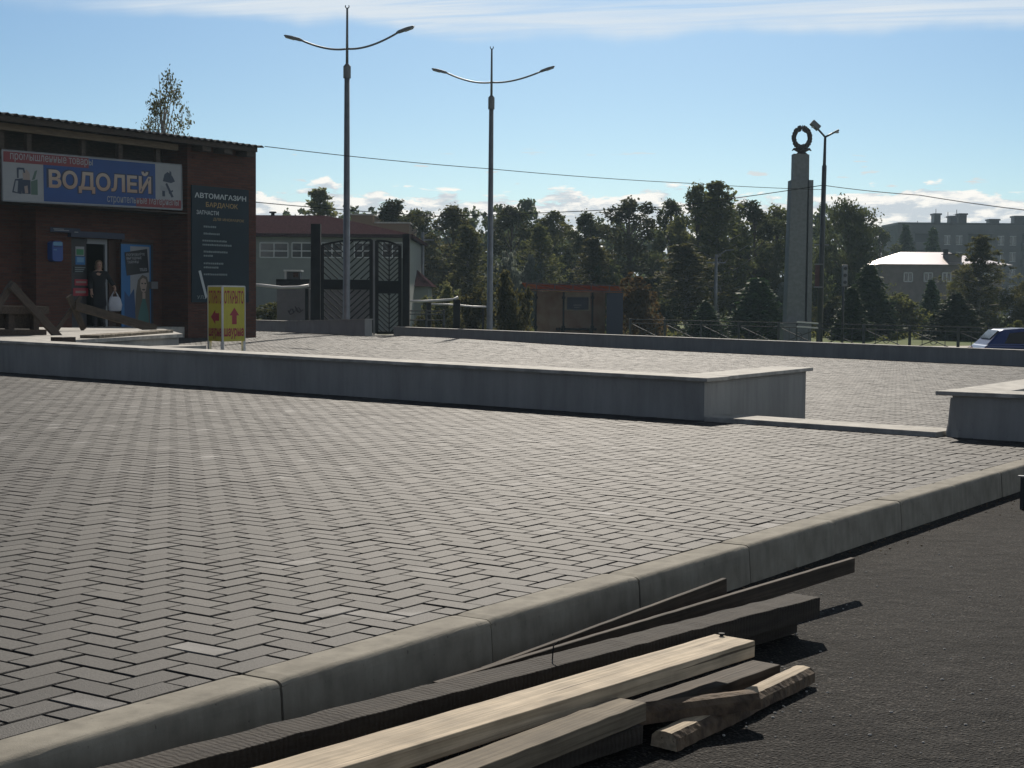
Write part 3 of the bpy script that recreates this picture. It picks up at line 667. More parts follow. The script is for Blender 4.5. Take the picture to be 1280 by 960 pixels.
# depth of the tower: its near left edge shows at 228, its foot on the main wall at 202
xa, _ = onp(202, 330, 0.0)
TP = 1.0
for _ in range(60):
    TP += .02
    P = BO + U*xa + V*TP
    if proj_x(P.x, P.y) >= 227.5: break
xt1, _ = onp(320, 300, -TP)
ZT = onp(125, 409, 0.0)[1]                               # porch level
print('tower protrusion', TP, 'xa', xa, 'xt1', xt1, 'porch', ZT)
shop = thing('brick_shop', 'one-storey red brick shop with a corrugated roof and a wide blue signboard', 'building', (BO.x, BO.y, 0), BRZ)
xl, _ = onp(45, 330, 0.0); xL = xl-7
zrf = onp(228, 170, -TP-.6)[1]                          # height of the eaves
ztop = zrf - .12
xd0, zd1 = onp(89, 297, 0); xd1, _ = onp(149, 297, 0); xp0, _ = onp(150, 304, 0); xp1, zp1 = onp(189, 304, 0)
# main wall with the doorway, built of butted blocks
b = MB(); zl = zd1
b.bb(xl, xd0, 0, .4, -.6, ztop); b.bb(xd1+.0, xa+.0, 0, .4, -.6, ztop); b.bb(xd0, xd1, 0, .4, zl, ztop)
b.bb(xL, xl-.003, .55, .9, -.6, ztop)                    # recess at the left
b.bb(xl, xl+.38, .403, .9, -.6, ztop)
part('wall', b, M['brick'], shop)
b = MB(); b.bb(xa+.002, xt1, -TP, 6, -.6, zrf-.10); 
part('tower', b, M['brick'], shop)
b = MB(); b.bb(xL, xa, 5.5, 6, -.6, ztop); b.bb(xL-.3, xL-.003, .55, 6, -.6, ztop); part('wall', b, M['brick'], shop)
# brick reveals and raised bands on the tower
b = MB(); zc0 = onp(240, 196, -TP)[1]; xb1, _ = onp(305, 196, -TP)
b.bb(xa+.2, xb1, -TP-.035, -TP-.002, zc0-.05, zc0+.03); part('brick_band', b, M['brick'], shop)
# interior box of the doorway
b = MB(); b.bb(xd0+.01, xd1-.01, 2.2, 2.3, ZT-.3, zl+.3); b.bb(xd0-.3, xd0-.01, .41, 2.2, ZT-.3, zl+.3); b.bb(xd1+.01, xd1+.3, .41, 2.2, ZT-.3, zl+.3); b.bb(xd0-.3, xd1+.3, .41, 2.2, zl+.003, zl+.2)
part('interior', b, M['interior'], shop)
b = MB(); b.bb(xd0+.01, xd1-.01, .02, 2.2, ZT-.4, ZT+.01); part('doorstep', b, M['slab'], shop)
# roof: corrugated sheet, rafters, posts and the pale beam under the eaves
xr1 = onp(330, 183, -TP-.6)[0]; y0r = -TP-.6
b = MB(); nW = int((xr1-xL)/.045); vs = []; fs = []
for i in range(nW+1):
    x = xL + (xr1-xL)*i/nW; z = zrf + .028*math.sin(2*math.pi*x/.26)
    vs += [(x, y0r, z), (x, 6.3, z+.45), (x, 6.3, z+.43), (x, y0r, z-.02)]
for i in range(nW): fs += [(i*4, i*4+1, i*4+5, i*4+4), (i*4+3, i*4+7, i*4+6, i*4+2), (i*4, i*4+4, i*4+7, i*4+3)]
fs += [(0, 3, 2, 1), (nW*4, nW*4+1, nW*4+2, nW*4+3)]
rf = part('roof', b.add(vs, [f[::-1] for f in fs]), M['roofsheet'], shop)
b = MB()
b.bb(xL, xr1-.15, y0r+.12, y0r+.2, zrf-.17, zrf-.035)
part('eaves_board', b, M['darkwood'], rf)
xs_ = [onp(p, 182, -TP-.25)[0] for p in (253, 280, 308)]
for x in xs_:
    b = MB(); b.bar((x, -TP-.42, zrf-.24), (x, -TP+.0, zrf-.22), .34, .14); part('rafter', b, M['darkwood'], rf)
zb0 = onp(100, 170, -TP-.1)[1]
b = MB(); b.bb(xL, onp(221, 180, -TP-.1)[0], -TP-.16, -TP-.04, zb0-.08, zb0+.09); part('beam', b, M['beamwood'], shop)
zs1 = onp(110, 197, -TP)[1]
for p in (2, 36, 104, 150, 197):
    x, _ = onp(p, 180, -TP); b = MB(); b.bb(x-.07, x+.07, -TP-.02, -TP+.10, zs1-.25, zb0-.082); part('post', b, M['darkwood'], shop)
b = MB()
for x in np.arange(xL+.3, xa, .95): b.bb(x-.05, x+.05, -TP-.45, .3, zrf-.16, zrf-.04)
part('joist', b, M['darkwood'], rf)
b = MB(); b.bb(xL, xa-.003, -.05, -.002, zs1-.05, ztop); part('boarding', b, M['darkwood'], shop)
b = MB(); b.bb(xL, xa-.003, -TP+.0, -.06, onp(110, 256, -TP)[1]-.06, onp(110, 256, -TP)[1]-.02); part('soffit', b, M['darkwood'], shop)
# flat work on the shop front
def txt(body, h, w=None, bold=0.0, ext=.004, shear=0.0, align='CENTER', space=1.0):
    cu = bpy.data.curves.new('t', 'FONT'); cu.body = body; cu.size = 1; cu.offset = bold; cu.extrude = 0; cu.shear = shear; cu.space_character = space; cu.resolution_u = 3
    o = bpy.data.objects.new('t', cu); COL.objects.link(o); bpy.context.view_layer.update()
    dg = bpy.context.evaluated_depsgraph_get(); me = bpy.data.meshes.new_from_object(o.evaluated_get(dg))
    bpy.data.objects.remove(o); bpy.data.curves.remove(cu)
    v = np.zeros(len(me.vertices)*3); me.vertices.foreach_get('co', v); v = v.reshape(-1, 3)
    mn, mxx = v.min(0), v.max(0); cap_h = max(mxx[1]-mn[1], 1e-3)
    sc = h/cap_h; sx_ = sc if w is None else w/(mxx[0]-mn[0])
    v[:, 1] = (v[:, 1]-mn[1])*sc; v[:, 0] = (v[:, 0]-mn[0])*sx_
    if align == 'CENTER': v[:, 0] -= (mxx[0]-mn[0])*sx_/2
    v[:, 2] = 0
    me.vertices.foreach_set('co', v.ravel()); me.update(); return me
def letter(name, parent, body, x, z, y, h, w=None, m='textpale', bold=0.0, align='CENTER', rot=0.0, shear=0.0, extrude=.006, Mx=None):
    """upright lettering in the parent's XZ plane, facing -Y, baseline at z"""
    me = txt(body, h, w, bold, align=align, shear=shear)
    me.name = name; me.materials.clear(); me.materials.append(M[m])
    o = bpy.data.objects.new(name, me); COL.objects.link(o); o.parent = parent
    mx_ = Matrix.Translation((x, y, z)) @ Matrix.Rotation(-rot, 4, 'Y') @ Matrix.Rotation(math.pi/2, 4, 'X')
    o.matrix_local = (Mx @ mx_) if Mx is not None else mx_
    return o
def flat(b, pts, y, t=.006, mi=None):
    """flat shape in the XZ plane, t thick, its face at -Y"""
    ar = sum(pts[i][0]*pts[(i+1) % len(pts)][1]-pts[(i+1) % len(pts)][0]*pts[i][1] for i in range(len(pts)))
    pts = pts if ar > 0 else pts[::-1]
    n = len(pts); vs = [(x, y-t, z) for x, z in pts] + [(x, y, z) for x, z in pts]
    return b.add(vs, [tuple(range(n)), tuple(range(n, 2*n))[::-1]] + [(i, n+i, n+(i+1) % n, (i+1) % n) for i in range(n)], mi)
def rect(x0, x1, z0, z1): return [(x0, z0), (x1, z0), (x1, z1), (x0, z1)]
# --- the wide blue signboard
ys = -TP-.04
c00 = onp(4, 250, ys); c10 = onp(227, 262, ys); c01 = onp(4, 188.5, ys); c11 = onp(227, 207, ys)
SL = (c10[0]-c00[0]); SH = ((c01[1]-c00[1])+(c11[1]-c10[1]))/2; tilt = math.atan2((c10[1]+c11[1]-c00[1]-c01[1])/2, SL)
print('pc', onz(228.5, 417.3, ZT-.01), 'sign', SL, SH, math.degrees(tilt))
sgnP = BO + U*c00[0] + V*(-ys)
sg = thing('shop_signboard', 'wide blue and white shop signboard with big cream lettering hung under the eaves', 'sign', (sgnP.x, sgnP.y, c00[1]), BRZ)
sg.rotation_euler = Matrix.Rotation(BRZ, 3, 'Z').to_4x4().to_euler()
Mt = Matrix.Rotation(-tilt, 4, 'Y')
def sgp(name, b, m, **k):
    o = part(name, b, M[m], sg, **k); o.matrix_local = Mt; return o
b = MB(); b.bb(0, SL, 0, .05, 0, SH); sgp('panel', b, 'offwhite')
b = MB(); 
for q in (rect(-.02, SL+.02, -.03, .0), rect(-.02, SL+.02, SH, SH+.03), rect(-.03, 0, 0, SH), rect(SL, SL+.03, 0, SH)): flat(b, q, .05, .062)
sgp('frame', b, 'galv')
b = MB(); flat(b, rect(SL*.207, SL*.838, .02, SH-.02), -.001, .004); sgp('blue_field', b, 'signblue')
b = MB(); flat(b, rect(.03, SL*.45, SH*.775, SH-.015), -.0055, .004); sgp('red_band', b, 'signred')
b = MB(); flat(b, rect(SL*.72, SL-.03, .015, SH*.20), -.0055, .004); sgp('red_band', b, 'signred')
def sgl(name, *a, **k):
    return letter(name, sg, *a, Mx=Mt, **k)
sgl('lettering', 'ВОДОЛЕЙ', SL*.522, SH*.215, -.0075, SH*.60, SL*.60, m='navy', bold=.055)
sgl('lettering', 'ВОДОЛЕЙ', SL*.522, SH*.235, -.0105, SH*.555, SL*.578, m='letter_grad', bold=.03)
sgl('lettering', 'промышленные товары', SL*.255, SH*.79, -.013, SH*.175, SL*.435, m='offwhite', bold=.004)
sgl('lettering', 'строительные материалы', SL*.765, SH*.03, -.013, SH*.175, SL*.43, m='offwhite', bold=.004)
# printed pictures: building goods at the left, hand tools at the right
b = MB(); x0, x1 = SL*.045, SL*.175; z0, z1 = SH*.14, SH*.68; w_ = x1-x0; h_ = z1-z0
def pr(*p): return [(x0+w_*a, z0+h_*c) for a, c in p]
flat(b, pr((0, .05), (.12, .55), (.42, .6), (.36, 0)), -.001, .003, 0); flat(b, pr((.06, .1), (.15, .5), (.24, .5), (.2, .06)), -.0045, .002, 3)
flat(b, pr((.38, .02), (.38, .55), (.72, .55), (.72, .02)), -.001, .003, 0); flat(b, pr((.45, .55), (.42, .8), (.58, .95), (.7, .8), (.7, .55)), -.001, .003, 1)
flat(b, pr((.74, 0), (.74, .5), (1, .6), (1, 0)), -.001, .003, 2); flat(b, pr((.78, .55), (.9, .9), (1, .95), (.9, .6)), -.001, .003, 2)
flat(b, pr((.2, .6), (.2, .98), (.26, 1), (.48, 1), (.52, .8), (.46, .82), (.43, .93), (.27, .92), (.26, .6)), -.0045, .003, 0)
flat(b, pr((.5, .03), (.47, .3), (.6, .34), (.62, .05)), -.0045, .002, 1)
o = part('picture', b, [M[k] for k in ('picdark', 'picbeige', 'picgreen', 'picgrey')], sg); o.matrix_local = Mt
b = MB(); x0, x1 = SL*.865, SL*.965; z0, z1 = SH*.24, SH*.86; w_ = x1-x0; h_ = z1-z0
flat(b, pr((.2, .6), (.3, .85), (.5, .95), (.8, .8), (.95, .62), (.7, .55)), -.001, .003, 0); flat(b, pr((.6, .7), (.62, 1), (.72, .95), (.76, .66)), -.0045, .003, 0)
flat(b, pr((.05, .3), (.1, .45), (.45, .35), (.5, .22), (.25, .18)), -.001, .003, 1); flat(b, pr((.15, .05), (.15, .25), (.3, .25), (.32, .05)), -.0045, .003, 0)
flat(b, pr((.35, .5), (.45, .55), (.85, .05), (.72, .02)), -.0045, .002, 0); flat(b, pr((.55, .22), (.8, .3), (.82, .25), (.58, .15)), -.0045, .003, 0)
flat(b, pr((.7, .1), (.72, .35), (1.1, .4), (1.15, .1)), -.001, .002, 2)
o = part('picture', b, [M[k] for k in ('picdark', 'picgrey', 'offwhite')], sg); o.matrix_local = Mt
# --- tall dark board on the tower
yb = -TP-.05; a00 = onp(240, 378, yb); a11 = onp(311, 233.5, yb); a01 = onp(240, 231, yb)
AX0, AX1, AZ0, AZ1 = a00[0], a11[0], a00[1], a01[1]; AW = AX1-AX0; AH = AZ1-AZ0
ab_P = BO + U*AX0 + V*(-yb)
ab = thing('car_parts_board', 'tall dark teal advertising board with pale lettering fixed to the brick tower', 'sign', (ab_P.x, ab_P.y, AZ0), BRZ)
b = MB(); b.bb(0, AW, 0, .03, 0, AH); part('panel', b, M['autosign'], ab)
letter('lettering', ab, 'АВТОМАГАЗИН', AW*.5, AH*.895, -.002, AH*.045, AW*.90, 'textpale', .02)
letter('lettering', ab, 'БАРДАЧОК', AW*.52, AH*.815, -.002, AH*.05, AW*.56, 'textgold', .02)
letter('lettering', ab, 'ЗАПЧАСТИ', AW*.27, AH*.755, -.002, AH*.036, AW*.38, 'textpale', .01)
letter('lettering', ab, 'ДЛЯ ИНОМАРОК', AW*.64, AH*.705, -.002, AH*.028, AW*.55, 'textgold', .01)
for zz, xa_, ln in ((.645, .2, .2), (.585, .2, .26), (.525, .18, .42), (.49, .18, .5), (.43, .2, .4), (.395, .2, .16), (.33, .2, .34), (.295, .2, .24), (.235, .2, .4)):
    x = xa_; b = MB()
    while x < xa_+ln:
        w_ = random.uniform(.018, .03); flat(b, rect(AW*x, AW*(x+w_), AH*zz, AH*(zz+.014+random.choice((0, .002)))), -.001, .003); x += w_+.008
    part('faint_line', b, M['textdim'], ab)
b = MB(); flat(b, [(AW*.11, AH*.27), (AW*.15, AH*.275), (AW*.26, AH*.05), (AW*.23, AH*.03)], -.001, .004); part('knife_mark', b, M['textpale'], ab)
letter('lettering', ab, 'УЛ.', AW*.15, AH*.03, -.002, AH*.03, AW*.13, 'textdim', .01)
# --- doorway: frame, side panel with leaflets, poster leaf
b = MB(); xf0, _ = onp(109, 300, .1); xf1, _ = onp(134, 300, .1); zf_1 = onp(120, 297.5, .1)[1]; zf_0 = onp(120, 305, .1)[1]
b.bb(xf0, xf1, .1, .16, zf_0, zf_1); xj, _ = onp(133, 350, .1); b.bb(xj-.035, xj+.035, .1, .16, ZT, zf_0-.002); part('door_frame', b, M['pgrey'], shop)
b = MB(); xs1, _ = onp(108, 330, .12); b.bb(xd0+.02, xs1, .12, .18, ZT, zl-.01); part('side_panel', b, M['door'], shop)
b = MB(); xk, _ = onp(136, 340, .1); b.bb(xk+.02, xd1-.01, .12, .2, ZT, zl-.01); part('side_panel', b, M['brown'], shop)
b = MB(); xx0 = onp(86, 294, -.05)[0]; xx1 = onp(153, 294, -.05)[0]; zz = onp(120, 294.5, -.05)[1]; b.bb(xx0, xx1, -.14, -.002, zz-.07, zz+.09); part('lintel', b, M['navy'], shop)
def leaflet(label, cat, name, px0, py0, px1, py1, yo, m, txtbody=None, tm='offwhite', extra=None, group=None):
    u0, z1 = onp(px0, py0, yo); u1, z0 = onp(px1, py1, yo); P = BO + U*u0 - V*yo
    t = thing(name, label, cat, (P.x, P.y, z0), BRZ, group); w, h = u1-u0, z1-z0
    b = MB(); b.bb(0, w, -.012, -.001, 0, h); part('sheet', b, M[m], t)
    if extra: extra(t, w, h)
    return t
leaflet('small white and green notice in the doorway side panel, above the blue one', 'notice', 'notice', 94, 308, 105, 320, .12, 'offwhite', extra=lambda t, w, h: part('print', flat(MB(), rect(w*.1, w*.92, h*.1, h*.72), -.0125, .003), M['green'], t))
leaflet('small blue and white notice in the doorway side panel, under the green one', 'notice', 'notice', 94, 320.5, 106, 331, .12, 'posterblue', extra=lambda t, w, h: part('print', flat(MB(), rect(w*.15, w*.85, h*.3, h*.9), -.0125, .003), M['cyan'], t))
def lines_(t, w, h):
    b = MB()
    for k in range(3): flat(b, rect(w*.08, w*(.95-.1*k), h*(.72-.3*k), h*(.86-.3*k)), -.0125, .003)
    part('print', b, M['textdim'], t)
leaflet('black notice with faint pale lines beside the shop doorway', 'notice', 'notice', 92, 332.5, 107, 341, .12, 'pdark', extra=lines_)
leaflet('red notice beside the shop doorway, the upper of the two red ones', 'notice', 'notice', 93, 349, 109, 357, .12, 'redprint', extra=lambda t, w, h: part('print', flat(MB(), rect(w*.1, w*.9, h*.4, h*.7), -.0125, .003), M['picbeige'], t))
leaflet('red notice with pale letters beside the shop doorway, the lower of the two red ones', 'notice', 'notice', 91, 360, 110, 370, .12, 'redprint', extra=lambda t, w, h: part('print', flat(MB(), rect(w*.15, w*.85, h*.35, h*.65), -.0125, .003), M['picbeige'], t))
def navysign(t, w, h):
    b = MB(); flat(b, rect(w*.12, w*.62, h*.35, h*.5), -.0125, .003); flat(b, rect(w*.1, w*.45, h*.65, h*.78), -.0125, .003); flat(b, rect(w*.8, w*.93, h*.1, h*.28), -.0125, .003)
    part('print', b, M['pgrey'], t)
leaflet('narrow navy sign strip above the shop door, left of the lintel', 'sign', 'sign_strip', 62.5, 284, 100, 291.5, -.15, 'navy', extra=navysign)
# poster of the smiling woman on the door leaf
def poster(t, w, h):
    # plain figure in flat colours
    b = MB(); flat(b, rect(w*.30, w*.95, h*.02, h*.98), -.0125, .002); part('pale_field', b, M['pgrey'], t)
    b = MB(); flat(b, [(w*.1, h*.02), (w*.1, h*.45), (w*.25, h*.38), (w*.42, h*.48), (w*.5, h*.02)], -.015, .002); part('blue_shape', b, M['posterdeep'], t)
    b = MB(); flat(b, [(w*.5, h*.02), (w*.45, h*.2), (w*.48, h*.42), (w*.55, h*.58), (w*.7, h*.645), (w*.86, h*.62), (w*.94, h*.5), (w*.96, h*.3), (w*.97, h*.02)], -.0175, .002); part('hair', b, M['phair'], t)
    b = MB(); flat(b, [(w*.62, h*.52), (w*.66, h*.455), (w*.74, h*.425), (w*.82, h*.455), (w*.85, h*.53), (w*.82, h*.59), (w*.72, h*.61), (w*.64, h*.585)], -.02, .002); flat(b, rect(w*.70, w*.80, h*.36, h*.43), -.02, .002); part('face', b, M['pskin'], t)
    b = MB(); flat(b, rect(w*.665, w*.72, h*.535, h*.55), -.0225, .002); part('eye', b, M['pdark'], t)
    b = MB(); flat(b, rect(w*.77, w*.825, h*.535, h*.55), -.0225, .002); part('eye', b, M['pdark'], t)
    b = MB(); flat(b, [(w*.68, h*.475), (w*.8, h*.475), (w*.77, h*.46), (w*.71, h*.46)], -.0225, .002); part('mouth', b, M['pdark'], t)
    b = MB(); flat(b, [(w*.5, h*.02), (w*.58, h*.2), (w*.7, h*.36), (w*.8, h*.36), (w*.9, h*.2), (w*.93, h*.02)], -.0195, .002); part('clothes', b, M['pteal'], t)
    b = MB(); flat(b, [(w*.10, h*.905), (w*.86, h*.955), (w*.92, h*.675), (w*.17, h*.63)], -.0245, .003); part('black_field', b, M['pdark'], t)
    r = .05
    letter('lettering', t, 'ПОПРОБУЙТЕ', w*.47, h*.868, -.0285, h*.036, w*.62, 'pgrey', .02, rot=r); letter('lettering', t, 'ВЫГОДНЫЕ', w*.42, h*.82, -.0285, h*.036, w*.5, 'pgrey', .02, rot=r); letter('lettering', t, 'ТАРИФЫ', w*.38, h*.775, -.0285, h*.036, w*.38, 'pgrey', .02, rot=r)
    letter('lettering', t, 'TELE2', w*.73, h*.69, -.0285, h*.035, w*.26, 'pgrey', .03, rot=r)
leaflet('tall blue and white poster of a smiling long haired woman beside the shop door', 'poster', 'poster', 151, 305, 188.5, 411, -.06, 'posterblue', extra=poster)
b = MB(); u0, z1 = onp(150, 298, -.02); u1, z0 = onp(190, 304, -.02); b.bb(u0, u1, -.1, -.002, z0, z1); part('poster_box', b, M['brown'], shop)
b = MB(); b.bb(xp0-.02, xp1+.02, -.055, -.002, ZT, zp1-.02); part('door_leaf', b, M['door'], shop)
u0, z1 = onp(188, 352, -.15); u1, z0 = onp(193, 361, -.15); P = BO + U*u0 + V*.15
b = MB(); b.bb(0, .25, -.05, .148, 0, z1-z0); solo_ = solo('meter_box', b, M['galv'], 'small grey meter box on the brick wall right of the poster', 'box', (P.x, P.y, z0)); solo_.data.transform(Matrix.Translation(Vector((P.x, P.y, z0)))); solo_.rotation_euler = (0, 0, BRZ); bev(solo_, .01)
# blue post box
u0, z1 = onp(65.5, 301, -.2); u1, z0 = onp(79, 327, -.2); P = BO + U*u0 + V*.2; w_ = u1-u0; h_ = z1-z0
pb = thing('post_box', 'blue post box with a white top label on the brick wall left of the doorway', 'post box', (P.x, P.y, z0), BRZ)
b = MB(); b.prism([(0, .06), (w_*.15, 0), (w_*.85, 0), (w_, .06), (w_, h_*.92), (w_*.8, h_), (w_*.2, h_), (0, h_*.92)], lambda x, z: (x, 0, z), lambda x, z: (x, .198, z)); part('body', b, M['mailblue'], pb, bevel=.01)
b = MB(); flat(b, rect(w_*.08, w_*.92, h_*.78, h_*.95), -.001, .004); flat(b, rect(w_*.1, w_*.4, h_*.55, h_*.58), -.001, .004); part('label_plate', b, M['cyan'], pb)
b = MB(); flat(b, rect(w_*.15, w_*.85, h_*.70, h_*.73), -.001, .006); part('slot', b, M['black'], pb)

# ------------------------------------------------------------------ porch, step, timber in front of the shop
def G(lx, ly, z=0.0): return BO + U*lx - V*ly + Vector((0, 0, z))       # shop frame to world
ZP = .45
def L2(px, py, z): q = onz(px, py, z); return (q[0], q[1])
pc = onz(228.5, 417.3, ZP); pL = xL+1.0
PX = thing('porch', 'raised concrete platform in front of the shop, behind the long low wall', 'platform', tuple(G(pc[0], pc[1], zback(*G(pc[0], pc[1]).xy))), BRZ)
def pw(name, b, m, par, **k):                            # part given in the shop's frame
    r = par
    while r.parent: r = r.parent
    l = loc(r.location); o = part(name, b, M[m], par, **k)
    o.data.transform(Matrix.Translation((-l[0], -l[1], -r.location.z))); return o
PPOLY = [L2(-120, 436.5, ZP), L2(82, 425.6, ZP), (pc[0], pc[1]), L2(206, 411.2, ZP), L2(60, 409.3, ZP), L2(-120, 404, ZP)]
def poly_in(ins):
    cx = sum(p[0] for p in PPOLY)/6; cy = sum(p[1] for p in PPOLY)/6
    return [(p[0]+(cx-p[0])*ins, p[1]+(cy-p[1])*ins) for p in PPOLY]
def ccw(p):
    a_ = sum(p[i][0]*p[(i+1) % len(p)][1]-p[(i+1) % len(p)][0]*p[i][1] for i in range(len(p))); return p if a_ > 0 else p[::-1]
b = MB(); slab(b, ccw(poly_in(.03)), lambda x, y: -.6, lambda x, y: ZP-.06); pw('base', b, 'render', PX)
b = MB(); slab(b, ccw(PPOLY), lambda x, y: ZP-.06, lambda x, y: ZP); pw('top_slab', b, 'slab', PX)
b = MB(); b.bb(xL, xa-.01, -.9, -.003, -.6, ZT); dl_ = thing('door_landing', 'low concrete landing at the foot of the shop door, behind the platform', 'landing', tuple(G(0, -.5, ZT)), BRZ); pw('landing', b, 'slab', dl_)
s0 = onz(220, 431.5, -.02); 
st = hit(228, 433, .05)
g_ = at(232, 433, 27.2); zs_ = float(zback(g_.x, g_.y))
l_ = loc(g_)
b = MB(); b.bb(-1.0, .26, -.25, .25, 0, at(232, 431.6, 27.2).z-zs_)
o = solo('step_slab', b, M['slab'], 'single concrete step at the right foot of the raised platform', 'step', (0, 0, 0)); o.location = (g_.x, g_.y, zs_-.005); o.rotation_euler = (0, 0, BRZ)
def onporch(px, py, z=0.0):
    l = onz(px, py, ZP+z); return Vector((l[0], l[1], ZP+z))
def plank_obj(name, a, c, w, h, m, label, cat='plank', up=(0, 0, 1), group=None, rough=.0012, seed=0, world=True, step=.06):
    """a board from a to c (centre line of its TOP face), its own X along the length"""
    a, c = Vector(a), Vector(c); d = c-a; l = d.length; d.normalize(); u = Vector(up); s_ = d.cross(u).normalized(); u = s_.cross(d).normalized()
    rg = random.Random(seed); n = max(6, int(l/step)); vs = []; fs = []; pr_ = [(-.5, 0), (.5, 0), (.5, -1), (-.5, -1)]
    for i in range(n+1):
        t = i/n; j1, j2, j3 = (rg.uniform(-1, 1)*rough for _ in range(3))
        for (q, r) in pr_: vs.append((l*t, -(q*w + (j1 if q > 0 else j3)), r*h + (j2 if r == 0 else 0)))
    for i in range(n):
        for k in range(4): fs.append((i*4+k, i*4+(k+1) % 4, (i+1)*4+(k+1) % 4, (i+1)*4+k))
    fs += [(0, 3, 2, 1), (n*4, n*4+1, n*4+2, n*4+3)]
    b = MB(); b.add(vs, [f for f in fs]); me = b.mesh(name, M[m])
    o = bpy.data.objects.new(name, me); COL.objects.link(o)
    R3 = Matrix((d, -s_, u)).transposed().to_4x4(); o.matrix_world = Matrix.Translation(a) @ R3
    bm_fix(o); tag(o, label, cat, group); bev(o, .003, 2); return o
import bmesh
def bm_fix(o):
    bm = bmesh.new(); bm.from_mesh(o.data); bmesh.ops.recalc_face_normals(bm, faces=bm.faces); bm.to_mesh(o.data); bm.free()
def Gw(p): return G(p[0], p[1], p[2])
# plank lying on the platform
p0 = onporch(112, 419, .05); p1 = onporch(206, 412.5, .05)
plank_obj('plank', Gw(p0), Gw(p1), .32, .05, 'plank_grey', 'speckled grey plank lying flat on the edge of the concrete platform', rough=.006, seed=3)
# trestle of boards at the left
def PZ(px, py, y): u_, z_ = onp(px, py, y); return G(u_, y, z_)
yt = onporch(25, 419)[1]
tr = thing('timber_trestle', 'dark slatted timber trestle standing on the platform at the left edge', 'trestle', tuple(G(onp(25, 415, yt)[0], yt, ZP)))
def tb(name, a, c, w, h, m='darkwood', par=tr):
    b = MB(); b.bar(a, c, w, h); return part(name, b, M[m], par, world=True)
tb('top_rail', PZ(-20, 387, yt), PZ(54, 387.5, yt), .3, .13); tb('bottom_beam', PZ(-20, 417, yt), PZ(51, 417.5, yt), .3, .16)
tb('slat', PZ(-20, 396, yt+.1), PZ(45, 397, yt+.1), .06, .15); tb('slat', PZ(-20, 405, yt+.1), PZ(45, 406, yt+.1), .06, .15)
for q in (-12, 12, 43): tb('upright', PZ(q, 390, yt-.02), PZ(q, 413, yt-.02), .1, .12)
tb('foot_block', PZ(42, 421, yt-.05), PZ(42, 424, yt-.05), .12, .14)
def lean(px0, py0, px1, py1, ya, yb2, w, h, m, label, seed): return plank_obj('board', PZ(px0, py0, ya), PZ(px1, py1, yb2), w, h, m, label, 'board', up=(V.x, V.y, .2), seed=seed)
lean(17, 353, -14, 402, yt-.1, yt-.3, .12, .05, 'darkwood', 'dark board leaning to the left against the trestle, the left half of a peak', 5)
lean(15, 356, 77, 424, yt-.22, yt-.45, .15, .05, 'darkwood', 'long dark board sloping down to the right past the trestle onto the platform', 6)
p0 = onporch(70, 421.5, .1); p1 = onporch(88, 421, .1)
plank_obj('timber_block', Gw(p0), Gw(p1), .2, .1, 'darkwood', 'short dark timber block on the platform at the foot of the sloping board', 'block', seed=8)
yx = onporch(97, 413.2)[1]
lean(87, 370, 106, 412, yx, yx, .12, .05, 'plank_dim', 'short board of the crossed pair by the doorway, leaning to the left', 9)
lean(101, 371, 71, 413, yx+.08, yx+.08, .08, .04, 'darkwood', 'thin board of the crossed pair by the doorway, leaning to the right', 10)
lean(95, 382, 196, 411.3, yx-.12, onporch(196, 412)[1], .17, .05, 'plank_dim', 'long weathered board sloping across the shop doorway down to the platform', 11)

# ------------------------------------------------------------------ folding yellow board
Hc_ = at(278, 436, 33.5); zb_ = float(zback(Hc_.x, Hc_.y))
sc_ = 38.0/F
aL, aR = at(260, 430, 34.0), at(306.5, 430, 34.1); HN = Vector((Hc_.x, Hc_.y, 0))
zt_ = at(278, 357.5, 33.5).z; zb2 = at(278, 427, 33.5).z
fb = thing('folding_board', 'yellow folding board with red arrows and lettering standing on the paving', 'sign', (HN.x, HN.y, zb_))
def panel(side, end, arrow):
    e = Vector((end.x, end.y, 0)); d = (e-HN) if side > 0 else (HN-e); w = d.length; d.normalize()
    M4 = Matrix.Translation((HN if side > 0 else e) - HN) @ Matrix.Rotation(math.atan2(d.y, d.x), 4, 'Z')
    h = zt_-zb2; z0 = zb2-zb_
    b = MB(); b.bb(.02, w-.02, 0, .018, z0, z0+h); o = part('panel', b, M['yellow'], fb); o.matrix_local = M4
    b = MB(); b.bb(0, .02, -.01, .03, z0-.3, z0+h); b.bb(w-.02, w, -.01, .03, z0-.3, z0+h); b.bb(.02, w-.02, -.008, .026, z0+h-.02, z0+h+.012)
    f = part('frame', b, M['white'], fb); f.matrix_local = M4
    b = MB(); cx = w*.52; cz = z0+h*.44; s = w*.2
    if arrow == 'up': pts = [(cx-s*.5, cz-h*.13), (cx+s*.5, cz-h*.13), (cx+s*.5, cz+h*.03), (cx+s*1.05, cz+h*.03), (cx, cz+h*.17), (cx-s*1.05, cz+h*.03), (cx-s*.5, cz+h*.03)]
    else: pts = [(cx+s*1.3, cz-h*.07), (cx+s*1.3, cz+h*.07), (cx, cz+h*.07), (cx, cz+h*.13), (cx-s*1.5, cz), (cx, cz-h*.13), (cx, cz-h*.07)]
    flat(b, pts, -.001, .003); o = part('arrow', b, M['redprint'], fb); o.matrix_local = M4
    letter('lettering', fb, 'ОТКРЫТО', w*.5, z0+h*.68, -.003, h*.24, w*.86, 'redprint', .02, Mx=M4)
    letter('lettering', fb, 'шаурма', w*.5, z0+h*.04, -.003, h*.2, w*.86, 'redprint', .035, Mx=M4)
    b = MB()
    for x in ((.0, .06) if side > 0 else (.0, .06)): pass
    b.bb(0 if side < 0 else w-.07, .07 if side < 0 else w, -.012, .05, 0, z0-.001); o = part('leg', b, M['white'], fb); o.matrix_local = M4
